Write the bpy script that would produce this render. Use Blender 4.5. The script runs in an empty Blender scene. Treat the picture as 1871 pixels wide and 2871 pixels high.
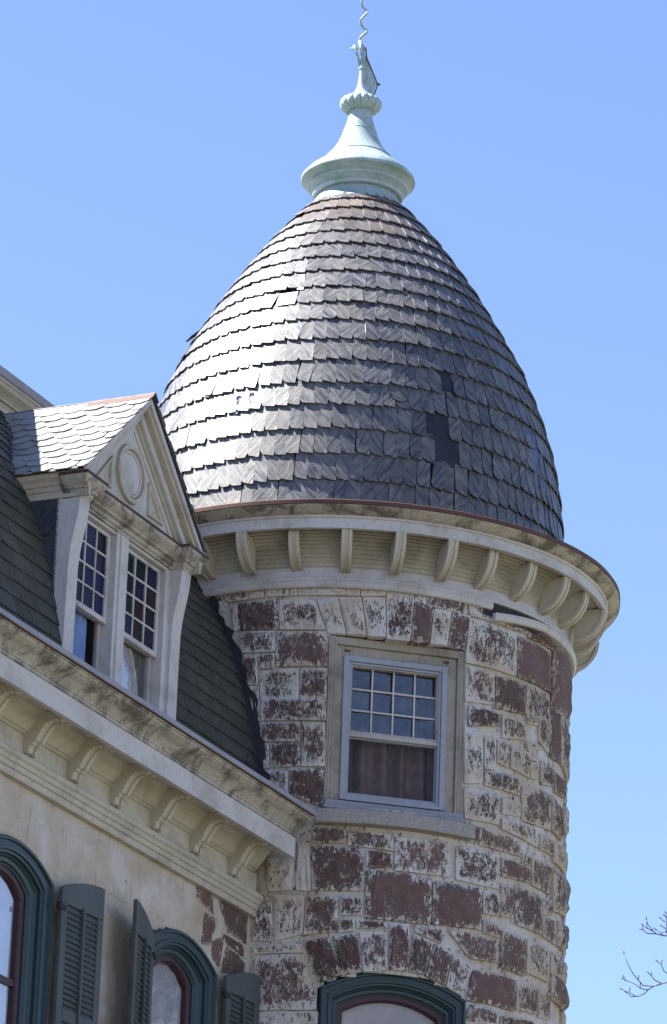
import bpy, bmesh, math, random
import numpy as np
from mathutils import Vector, Matrix, noise as mnoise
rnd = random.Random(7)
R = math.radians
pi = math.pi
scene = bpy.context.scene
col = scene.collection

# ------------------------------------------------------------------ camera
CAM_PITCH, CAM_ROLL, FPX, PXH = 20.1, -2.1, 12063.0, 2871.0
cd = bpy.data.cameras.new('camera')
cam = bpy.data.objects.new('camera', cd); col.objects.link(cam); scene.camera = cam
fw = Vector((0, math.cos(R(CAM_PITCH)), math.sin(R(CAM_PITCH))))
upv = Vector((0, -math.sin(R(CAM_PITCH)), math.cos(R(CAM_PITCH))))
rt = Vector((1, 0, 0)); a_ = R(CAM_ROLL)
r2 = rt * math.cos(a_) - upv * math.sin(a_); u2 = rt * math.sin(a_) + upv * math.cos(a_)
M = Matrix((r2, u2, -fw)).transposed().to_4x4(); M.translation = Vector((0, 0, 1.6))
cam.matrix_world = M
cd.sensor_fit = 'VERTICAL'; cd.sensor_height = 24.0; cd.lens = 24.0 * FPX / PXH
cd.clip_start = 0.1; cd.clip_end = 3000

# ------------------------------------------------------------------ light
SUN = Vector((-0.716, 0.050, 0.94)).normalized()
w = bpy.data.worlds.new('World'); scene.world = w; w.use_nodes = True
nt = w.node_tree; nt.nodes.clear()
sky = nt.nodes.new('ShaderNodeTexSky'); sky.sky_type = 'NISHITA'; sky.sun_disc = False
sky.sun_elevation = math.asin(SUN.z); sky.sun_rotation = math.atan2(SUN.x, SUN.y)
sky.altitude = 0; sky.air_density = 0.88; sky.dust_density = 0.0; sky.ozone_density = 5.0
bg = nt.nodes.new('ShaderNodeBackground'); bg.inputs[1].default_value = 0.068
wo = nt.nodes.new('ShaderNodeOutputWorld')
tint = nt.nodes.new('ShaderNodeMix'); tint.data_type = 'RGBA'; tint.blend_type = 'MULTIPLY'; tint.inputs[0].default_value = 1.0
tint.inputs[7].default_value = (1.075, 0.965, 1.0, 1)
nt.links.new(sky.outputs[0], tint.inputs[6]); nt.links.new(tint.outputs[2], bg.inputs[0]); nt.links.new(bg.outputs[0], wo.inputs[0])
sd = bpy.data.lights.new('sun', 'SUN'); sd.energy = 5.0; sd.angle = R(0.5); sd.color = (1.0, 0.95, 0.87)
sun = bpy.data.objects.new('sun', sd); col.objects.link(sun)
sun.rotation_euler = SUN.to_track_quat('Z', 'Y').to_euler(); sun.location = (0, 0, 60)
scene.view_settings.view_transform = 'Standard'; scene.view_settings.look = 'None'
scene.view_settings.gamma = 1.0; scene.view_settings.exposure = 2.06
scene.view_settings.use_curve_mapping = False
scene.render.engine = 'CYCLES'
scene.cycles.max_bounces = 6

# ------------------------------------------------------------------ frames
TX, TY, TR = 0.1202, 37.7, 2.10
PHI = R(25.0)
UD = Vector((math.sin(PHI), math.cos(PHI), 0)); ND = Vector((math.cos(PHI), -math.sin(PHI), 0))

def cyl(a, r, z):                 # tower frame: azimuth in degrees from camera-facing side, radius, height
    t = R(a); return Vector((r * math.sin(t), -r * math.cos(t), z))

def wpt(s, n, z):                 # wing frame: along facade, outward, up
    return Vector((s, -n, z))

def aframe(az):                   # flat window set in the tower at azimuth az: x right, d outward, z up
    t = R(az); o = Vector((math.sin(t), -math.cos(t), 0)); x = Vector((math.cos(t), math.sin(t), 0))
    return lambda X, D, Z: x * X + o * D + Vector((0, 0, Z))

# ------------------------------------------------------------------ object helpers
def tag(o, label=None, cat=None, group=None, kind=None):
    if label: o['label'] = label
    if cat: o['category'] = cat
    if group: o['group'] = group
    if kind: o['kind'] = kind
    return o

def empty(name, loc, rz=0.0):
    o = bpy.data.objects.new(name, None); col.objects.link(o)
    o.location = loc; o.rotation_euler = (0, 0, rz); o.empty_display_size = .3
    return o

class MB:
    def __init__(s): s.v = []; s.f = []; s.att = {}
    def add(s, vs, fs):
        b = len(s.v); s.v += [tuple(p) for p in vs]; s.f += [tuple(i + b for i in f) for f in fs]
    def box(s, F, x0, x1, y0, y1, z0, z1):
        vs = [F(x, y, z) for x in (x0, x1) for y in (y0, y1) for z in (z0, z1)]
        s.add(vs, [(0, 1, 3, 2), (4, 6, 7, 5), (0, 4, 5, 1), (2, 3, 7, 6), (0, 2, 6, 4), (1, 5, 7, 3)])
    def sweep(s, P, n, closed_prof=False, caps=True):
        """P(i) -> list of points of section i"""
        secs = [P(i) for i in range(n)]; m = len(secs[0]); b = len(s.v)
        for q in secs: s.v += [tuple(p) for p in q]
        mm = m if closed_prof else m - 1
        for i in range(n - 1):
            for j in range(mm):
                k = (j + 1) % m
                s.f.append((b + i * m + j, b + i * m + k, b + (i + 1) * m + k, b + (i + 1) * m + j))
        if caps and closed_prof:
            s.f.append(tuple(b + j for j in range(m))); s.f.append(tuple(b + (n - 1) * m + j for j in reversed(range(m))))
    def revolve(s, prof, a0=-180, a1=180, n=128, wob=None):
        def P(i):
            a = a0 + (a1 - a0) * i / (n - 1)
            return [cyl(a, r + (wob(a, z) if wob else 0), z) for r, z in prof]
        s.sweep(P, n)
    def tube(s, pts, r, n=8, r1=None):
        pts = [Vector(p) for p in pts]; L = len(pts)
        up0 = Vector((0.3, 0.9, 0.2)).normalized()
        def P(i):
            t = (pts[min(i + 1, L - 1)] - pts[max(i - 1, 0)]).normalized()
            x = t.cross(up0)
            if x.length < 1e-3: x = t.cross(Vector((1, 0, 0)))
            x.normalize(); y = t.cross(x)
            rr = r if r1 is None else r + (r1 - r) * i / (L - 1)
            return [pts[i] + (x * math.cos(2 * pi * k / n) + y * math.sin(2 * pi * k / n)) * rr for k in range(n)]
        s.sweep(P, L, True)
    def build(s, name, mat, parent=None, smooth=False, bevel=0, recalc=True, auto=False):
        me = bpy.data.meshes.new(name); me.from_pydata(s.v, [], s.f)
        if recalc:
            bm = bmesh.new(); bm.from_mesh(me); bmesh.ops.recalc_face_normals(bm, faces=bm.faces); bm.to_mesh(me); bm.free()
        me.materials.append(mat)
        o = bpy.data.objects.new(name, me); col.objects.link(o)
        if parent: o.parent = parent
        if smooth: me.polygons.foreach_set('use_smooth', [True] * len(me.polygons))
        if auto:
            me.polygons.foreach_set('use_smooth', [True] * len(me.polygons)); me.set_sharp_from_angle(angle=R(35))
        if bevel:
            b = o.modifiers.new('bevel', 'BEVEL'); b.width = bevel; b.segments = 1; b.limit_method = 'ANGLE'
        return o

# ------------------------------------------------------------------ materials
def newmat(name):
    m = bpy.data.materials.new(name); m.use_nodes = True
    nt = m.node_tree; nt.nodes.clear()
    out = nt.nodes.new('ShaderNodeOutputMaterial'); p = nt.nodes.new('ShaderNodeBsdfPrincipled')
    nt.links.new(p.outputs[0], out.inputs[0])
    return m, nt, p
class NT:
    def __init__(s, nt): s.nt = nt
    def n(s, t, **kw):
        x = s.nt.nodes.new(t)
        for k, v in kw.items(): setattr(x, k, v)
        return x
    def lk(s, a, b): s.nt.links.new(a, b)
    def setin(s, node, i, v):
        if hasattr(v, 'links'): s.lk(v, node.inputs[i])
        else: node.inputs[i].default_value = v
    def math(s, op, a, b=0.0, c=0.0, clamp=False):
        x = s.n('ShaderNodeMath', operation=op); x.use_clamp = clamp
        s.setin(x, 0, a); s.setin(x, 1, b); s.setin(x, 2, c); return x.outputs[0]
    def mix(s, f, a, b, mode='MIX'):
        x = s.n('ShaderNodeMix', data_type='RGBA', blend_type=mode)
        s.setin(x, 0, f)
        for i, v in ((6, a), (7, b)):
            if hasattr(v, 'links'): s.lk(v, x.inputs[i])
            else: x.inputs[i].default_value = (*v, 1) if len(v) == 3 else v
        return x.outputs[2]
    def coord(s, kind='Object'): return s.n('ShaderNodeTexCoord').outputs[kind]
    def mapping(s, v, scale=(1, 1, 1), rot=(0, 0, 0), loc=(0, 0, 0)):
        x = s.n('ShaderNodeMapping'); s.lk(v, x.inputs[0]); x.inputs['Scale'].default_value = scale
        x.inputs['Rotation'].default_value = rot; x.inputs['Location'].default_value = loc; return x.outputs[0]
    def noise(s, v, scale=5, detail=5, rough=.55, dist=0.0):
        x = s.n('ShaderNodeTexNoise'); s.lk(v, x.inputs['Vector']); x.inputs['Scale'].default_value = scale
        x.inputs['Detail'].default_value = detail; x.inputs['Roughness'].default_value = rough
        x.inputs['Distortion'].default_value = dist; return x.outputs['Fac']
    def ramp(s, f, stops):
        x = s.n('ShaderNodeValToRGB'); s.lk(f, x.inputs[0]); cr = x.color_ramp
        while len(cr.elements) < len(stops): cr.elements.new(.5)
        for e, (p, c) in zip(cr.elements, stops):
            e.position = p; e.color = (c, c, c, 1) if isinstance(c, (int, float)) else (*c, 1)
        return x.outputs[0]
    def smooth(s, v, lo, hi):
        x = s.n('ShaderNodeMapRange', interpolation_type='SMOOTHSTEP'); s.lk(v, x.inputs[0]) if hasattr(v, 'links') else None
        s.setin(x, 1, lo); s.setin(x, 2, hi); return x.outputs[0]
    def bump(s, p, h, strength=.3, dist=.01):
        x = s.n('ShaderNodeBump'); x.inputs['Strength'].default_value = strength; x.inputs['Distance'].default_value = dist
        s.lk(h, x.inputs['Height']); s.lk(x.outputs[0], p.inputs['Normal'])

def m_wood(name, base, grime, amount=.5, rough=.6, zs=1.0, bare=None):
    """old painted timber: grime blotches, fine drips, flaked spots"""
    m, nt, p = newmat(name); N = NT(nt); c = N.coord()
    big = N.noise(c, 2.2 if amount < 1.3 else 4.5, 7, .66, .6); fine = N.noise(N.mapping(c, (14, 14, 3)), 4, 6, .65)
    g1 = N.smooth(big, *((.42, .72) if amount < 1.3 else (.43, .64))); g2 = N.smooth(fine, .5, .75)
    f = N.math('MULTIPLY', N.math('ADD', N.math('MULTIPLY', g1, .65), N.math('MULTIPLY', g2, .62)), amount, clamp=True)
    cc = N.mix(f, base, grime)
    sp = N.smooth(N.noise(N.mapping(c, (1, 1, 1)), 26, 4, .7), .67, .72)
    cc = N.mix(N.math('MULTIPLY', sp, .6), cc, bare or tuple(x * .45 for x in grime))
    N.lk(cc, p.inputs['Base Color']); p.inputs['Roughness'].default_value = rough
    N.bump(p, N.math('ADD', fine, N.math('MULTIPLY', sp, -.5)), .35, .004)
    return m

CREAM = (.43, .39, .315)
M_cream = m_wood('cream_paint', CREAM, (.20, .175, .125), .95)
M_creamdirty = m_wood('cream_paint_dirty', (.37, .335, .28), (.075, .062, .05), 1.31)
M_white = m_wood('white_paint', (.47, .45, .45), (.22, .19, .16), .9)
M_case = m_wood('casing_old_paint', (.30, .265, .22), (.10, .08, .06), 1.0, bare=(.09, .07, .05))
M_teal = m_wood('teal_paint', (.012, .035, .045), (.008, .021, .027), .5, .5)
M_maroon = m_wood('maroon_paint', (.036, .008, .015), (.02, .006, .009), .5, .5)
M_shutter = m_wood('shutter_paint', (.060, .074, .080), (.030, .038, .040), 1.1, .7, bare=(.13, .12, .11))
M_alu = m_wood('storm_frame', (.27, .285, .335), (.16, .165, .19), .5, .45)
M_sashold = m_wood('sash_old', (.38, .35, .33), (.15, .12, .10), .8)
M_lead = m_wood('grey_flashing', (.24, .24, .275), (.14, .135, .15), .7, .5)
M_rust = m_wood('rusty_metal', (.085, .034, .026), (.03, .016, .015), .9, .7, bare=(.17, .08, .045))
M_dark = m_wood('tar_flashing', (.016, .014, .022), (.008, .007, .010), .7, .8)

def m_verdigris():
    m, nt, p = newmat('pale_green_zinc'); N = NT(nt); c = N.coord()
    a = N.noise(c, 4, 5, .6, .3); d = N.noise(N.mapping(c, (30, 30, 3)), 2.5, 4, .6)
    cc = N.mix(N.smooth(a, .4, .7), (.32, .395, .43), (.18, .27, .26))
    cc = N.mix(N.math('MULTIPLY', N.smooth(d, .48, .70), .75), cc, (.16, .21, .15))
    N.lk(cc, p.inputs['Base Color']); p.inputs['Roughness'].default_value = .45
    N.bump(p, a, .2, .01); return m
M_fin = m_verdigris()

def m_slate(name, base, light, warm, rough, spec, grain=True, moss=None):
    m, nt, p = newmat(name); N = NT(nt)
    uv = N.coord('UV'); ob = N.n('ShaderNodeObjectInfo'); at = N.n('ShaderNodeAttribute', attribute_name='tone')
    tone = at.outputs['Fac']; rn = ob.outputs['Random']
    off = N.n('ShaderNodeVectorMath', operation='ADD'); N.lk(uv, off.inputs[0])
    cx = N.n('ShaderNodeCombineXYZ'); N.lk(N.math('MULTIPLY', rn, 37.0), cx.inputs[2]); N.lk(cx.outputs[0], off.inputs[1])
    v = off.outputs[0]
    # grain runs diagonally, to one side or the other
    ga = N.noise(N.mapping(N.mapping(v, (1, 1, 1), (0, 0, R(48))), (3.0, 17, 1)), 2.2, 5, .62, .4)
    gb = N.noise(N.mapping(N.mapping(v, (1, 1, 1), (0, 0, R(-52))), (3.0, 17, 1)), 2.2, 5, .62, .4)
    side = N.smooth(N.math('FRACT', N.math('ADD', N.math('MULTIPLY', tone, 7.13), rn)), .49, .51)
    mx = N.n('ShaderNodeMix', data_type='FLOAT'); N.lk(side, mx.inputs[0]); N.lk(ga, mx.inputs[2]); N.lk(gb, mx.inputs[3])
    g = mx.outputs[0]
    pos = N.n('ShaderNodeNewGeometry').outputs['Position']
    blotch = N.noise(pos, 2.3, 5, .65, .4)
    cc = N.mix(N.smooth(g, .27, .76), base, light)
    cc = N.mix(N.math('MULTIPLY', N.smooth(blotch, .5, .72), .6), cc, warm)
    if name == 'tower_slate':      # rust washed down from the finial on to the top courses
        sp_ = N.n('ShaderNodeSeparateXYZ'); N.lk(pos, sp_.inputs[0])
        rz = N.math('MULTIPLY', N.smooth(sp_.outputs[2], 17.35, 18.45), N.smooth(N.noise(pos, 5.5, 4, .6), .40, .62))
        cc = N.mix(N.math('MULTIPLY', rz, .65), cc, (.14, .098, .075))
    lum = N.math('ADD', N.math('MULTIPLY', N.math('FRACT', N.math('ADD', tone, N.math('MULTIPLY', rn, 3.7))), .36), .82)
    vm = N.n('ShaderNodeVectorMath', operation='SCALE'); N.lk(cc, vm.inputs[0]); N.lk(lum, vm.inputs['Scale'])
    fin = vm.outputs[0]
    if moss:
        fin = N.mix(N.math('MULTIPLY', N.smooth(N.noise(pos, 3.5, 5, .6), .46, .64), .6), fin, moss)
    N.lk(fin, p.inputs['Base Color'])
    N.lk(N.math('ADD', N.math('ADD', N.math('MULTIPLY', g, .25), N.math('MULTIPLY', N.math('FRACT', N.math('ADD', N.math('MULTIPLY', tone, 5.7), N.math('MULTIPLY', rn, 2.3))), .22)), rough - .14), p.inputs['Roughness'])
    p.inputs['Specular IOR Level'].default_value = spec
    fine = N.noise(N.mapping(v, (1, 1, 1)), 9, 5, .6)
    N.bump(p, N.math('ADD', g, N.math('MULTIPLY', fine, .5)), .55, .006)
    return m
M_slate = m_slate('tower_slate', (.013, .015, .032), (.150, .150, .148), (.10, .088, .068), .40, .60)
M_slate2 = m_slate('mansard_slate', (.027, .027, .027), (.070, .065, .056), (.070, .053, .038), .65, .35, moss=(.036, .043, .021))
M_slate3 = m_slate('dormer_slate', (.12, .125, .13), (.26, .25, .225), (.25, .22, .16), .45, .7)
M_slateblue = m_slate('cheek_slate', (.02, .025, .035), (.04, .046, .056), (.03, .033, .038), .5, .5)

def m_stone():
    m, nt, p = newmat('peeling_stone'); N = NT(nt); c = N.coord()
    pa = N.math('MULTIPLY_ADD', N.n('ShaderNodeAttribute', attribute_name='paint', attribute_type='OBJECT').outputs['Fac'], .76, .22)
    ed = N.n('ShaderNodeAttribute', attribute_name='edge').outputs['Fac']
    rn = N.n('ShaderNodeObjectInfo').outputs['Random']
    big = N.noise(c, 6.5, 4, .6, .5)
    mid = N.noise(N.mapping(c, (1, 1, .5)), 34, 6, .66, .9)
    fin = N.noise(N.mapping(c, (1, 1, .7)), 105, 5, .65, .6)
    nn = N.math('ADD', N.math('ADD', N.math('MULTIPLY', big, .22), N.math('MULTIPLY', mid, .50)), N.math('MULTIPLY', fin, .28))
    thr = N.math('SUBTRACT', N.math('ADD', .5, N.math('ADD', .020, N.math('MULTIPLY', N.math('SUBTRACT', .5, pa), .21))), N.math('MULTIPLY', ed, .085))
    mask = N.smooth(nn, N.math('SUBTRACT', thr, .020), N.math('ADD', thr, .034))
    st = N.noise(c, 9, 6, .65, .3)
    sc_ = N.mix(st, (.082, .042, .038), (.15, .092, .082))
    sc_ = N.mix(N.math('MULTIPLY', N.smooth(N.noise(c, 3.1, 4, .6), .52, .70), .6), sc_, (.10, .085, .085))
    lum = N.math('ADD', .75, N.math('MULTIPLY', rn, .55))
    vm = N.n('ShaderNodeVectorMath', operation='SCALE'); N.lk(sc_, vm.inputs[0]); N.lk(lum, vm.inputs['Scale'])
    tn = N.n('ShaderNodeAttribute', attribute_name='tan', attribute_type='OBJECT').outputs['Fac']
    pc = N.mix(N.smooth(N.math('ADD', N.noise(c, 2.0, 5, .6, .5), tn), .40, .68), (.56, .53, .515), (.46, .385, .305))
    pc = N.mix(N.math('MULTIPLY', N.smooth(fin, .52, .70), .35), pc, (.30, .25, .19))
    cc = N.mix(mask, vm.outputs[0], pc)
    N.lk(cc, p.inputs['Base Color']); p.inputs['Roughness'].default_value = .85
    N.bump(p, N.math('ADD', N.math('MULTIPLY', mask, .35), N.math('ADD', N.math('MULTIPLY', st, 1.6), N.math('MULTIPLY', fin, .3))), .9, .022)
    return m
M_stone = m_stone()

def m_stucco():
    m, nt, p = newmat('painted_masonry'); N = NT(nt); c = N.coord()
    a = N.noise(c, 2.0, 6, .6, .6); b = N.noise(N.mapping(c, (1, 1, .35)), 9, 5, .6, .4); d = N.noise(c, 38, 5, .65)
    cc = N.mix(N.smooth(a, .36, .68), (.50, .45, .40), (.42, .335, .245))
    cc = N.mix(N.math('MULTIPLY', N.smooth(b, .5, .74), .5), cc, (.27, .215, .175))
    cc = N.mix(N.math('MULTIPLY', N.smooth(N.noise(c, 12, 6, .7, .8), .66, .69), .9), cc, (.14, .085, .07))
    N.lk(cc, p.inputs['Base Color']); p.inputs['Roughness'].default_value = .8
    N.bump(p, N.math('ADD', N.math('MULTIPLY', b, 1.0), N.math('MULTIPLY', d, .4)), .7, .05)
    return m
M_stucco = m_stucco()

def m_glass(name, tint=(1, 1, 1), refl=.10, rough=.02, wav=.15, mul=1.2):
    m = bpy.data.materials.new(name); m.use_nodes = True; nt = m.node_tree; nt.nodes.clear(); N = NT(nt)
    out = N.n('ShaderNodeOutputMaterial'); tr = N.n('ShaderNodeBsdfTransparent'); gl = N.n('ShaderNodeBsdfGlossy'); mx = N.n('ShaderNodeMixShader')
    tr.inputs[0].default_value = (*tint, 1); gl.inputs['Roughness'].default_value = rough
    fr = N.n('ShaderNodeFresnel'); fr.inputs[0].default_value = 1.5
    N.lk(N.math('ADD', N.math('MULTIPLY', fr.outputs[0], mul), refl, clamp=True), mx.inputs[0])
    N.lk(tr.outputs[0], mx.inputs[1]); N.lk(gl.outputs[0], mx.inputs[2]); N.lk(mx.outputs[0], out.inputs[0])
    b = N.n('ShaderNodeBump'); b.inputs['Strength'].default_value = wav; b.inputs['Distance'].default_value = .01
    N.lk(N.noise(N.coord(), 5, 3, .5), b.inputs['Height']); N.lk(b.outputs[0], gl.inputs['Normal']); N.lk(b.outputs[0], fr.inputs['Normal'])
    return m
M_glass = m_glass('window_glass', (.92, .90, .90), .0, .02, .15, .5)
M_glassup = m_glass('rippled_glass', (.60, .62, .72), .075, .02, .8, 1.2)
M_glasswing = m_glass('wing_glass', (.9, .92, .97), .0, .02, .15, .38)
M_glassold = m_glass('old_pane_glass', (.30, .31, .38), .0, .05, .5, .45)

def m_plain(name, c, rough=.8, c2=None, scale=6, bump=.2, spec=.3, dist=.01):
    m, nt, p = newmat(name); N = NT(nt); v = N.coord()
    a = N.noise(v, scale, 5, .6, .3)
    N.lk(N.mix(N.smooth(a, .35, .65), c, c2 or tuple(x * .7 for x in c)), p.inputs['Base Color'])
    p.inputs['Roughness'].default_value = rough; p.inputs['Specular IOR Level'].default_value = spec
    N.bump(p, a, bump, dist); return m
M_granite = m_plain('granite_sill', (.34, .31, .29), .75, (.22, .20, .19), 60, .3)
M_curtain = m_plain('brown_curtain', (.15, .098, .088), .9, (.10, .066, .06), 12, .1)
M_blind = m_plain('pale_blind', (.50, .49, .50), .9, (.40, .39, .41), 3, .05)
M_skycurt = m_plain('sky_tinted_curtain', (.21, .29, .52), .9, (.15, .21, .40), 3, .05)  # sky reflection is painted into the cloth as its blue
M_paleCurt = m_plain('grey_curtain', (.50, .48, .46), .9, (.32, .30, .30), 3, .05)
M_room = m_plain('dark_room', (.03, .028, .03), .95)
M_bark = m_plain('bark', (.22, .19, .22), .85, (.15, .12, .15), 30, .4)
M_patch = m_plain('bare_zinc_sheet', (.75, .78, .82), .4, (.62, .65, .7), 4, .1)
M_felt = m_plain('roofing_felt', (.023, .027, .043), .75, (.015, .018, .030), 5, .3)
M_plastic = m_plain('blue_sheeting', (.10, .13, .24), .35, (.05, .06, .10), 14, .5)

def m_ground():
    m, nt, p = newmat('lawn'); N = NT(nt); v = N.coord()
    a = N.noise(v, .25, 6, .6); b = N.noise(v, 14, 5, .7)
    cc = N.mix(N.smooth(a, .35, .7), (.10, .09, .045), (.06, .075, .03)); cc = N.mix(N.math('MULTIPLY', b, .5), cc, (.13, .115, .07))
    N.lk(cc, p.inputs['Base Color']); p.inputs['Roughness'].default_value = .95; N.bump(p, b, .5, .05); return m
M_lawn = m_ground()
M_concrete = m_plain('bounce_concrete', (.22, .205, .185), .9, (.17, .16, .15), 2.5, .2)

M_PANES = []
for nm_, c_ in (('blue_pane', (.014, .018, .065)), ('violet_pane', (.016, .014, .045)), ('green_pane', (.008, .018, .023)), ('brown_pane', (.024, .014, .013)), ('dark_pane', (.010, .010, .015))):
    mm = m_plain(nm_, c_, .12, tuple(x * .6 for x in c_), 30, .5, .10, .004); M_PANES.append(mm)

# ================================================================== SETTING
g = MB(); g.add([(-300, -150, 0), (300, -150, 0), (300, 450, 0), (-300, 450, 0)], [(0, 1, 2, 3)])
tag(g.build('ground', M_lawn), kind='structure')
g = MB(); g.add([(-14, 14, .004), (14, 14, .004), (16, 34.8, .004), (-16, 34.8, .004)], [(0, 1, 2, 3)])
tag(g.build('bounce_pavement', M_concrete), kind='structure')  # unseen paving, added so pale concrete bounces sunlight up to the soffits

# ================================================================== TOWER
tower = tag(empty('corner_tower', (TX, TY, 0)), 'round brownstone tower with flaking cream paint under an egg shaped slate roof', 'tower')
WA = 15.0                                    # azimuth of the tower windows
W1 = (-.64, .59, 11.93, 13.485)              # square headed window
def in_w1(X, z): return W1[0] < X < W1[1] and W1[2] < z < W1[3]
def arch_z(X, c, a, zs, za):                 # height of a segmental arch at X
    h = za - zs; r_ = (a * a + h * h) / (2 * h); t = r_ * r_ - (X - c) ** 2
    return za - r_ + math.sqrt(max(t, 0))
def in_w2(X, z): return abs(X - .02) < .64 and z > 8.3 and z < arch_z(X, .02, .645, 10.345, 10.525)

m = MB(); azs = [-180 + 1.5 * i for i in range(241)]; zs = [0, 2, 4, 6, 8] + [8.3 + .05 * i for i in range(118)]
idx = {}
for i, a in enumerate(azs):
    for j, z in enumerate(zs):
        m.v.append(tuple(cyl(a, 2.065 + .006 * mnoise.noise(Vector((a * .2, z * 5, 0))), z)))
for i in range(240):
    for j in range(len(zs) - 1):
        ac = azs[i] + .75; zc = (zs[j] + zs[j + 1]) / 2; X = 2.06 * math.sin(R(ac - WA))
        if abs(ac - WA) < 60 and (in_w1(X, zc) or in_w2(X, zc)): continue
        L = len(zs); m.f.append((i * L + j, (i + 1) * L + j, (i + 1) * L + j + 1, i * L + j + 1))
wall = m.build('wall', M_stone, tower, recalc=False); wall['paint'] = .98; wall['tan'] = .0
F = aframe(WA)
m = MB(); m.box(F, -1.0, 1.0, 1.15, 1.2, 8.2, 13.9); m.build('room_back', M_room, tower)

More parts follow.
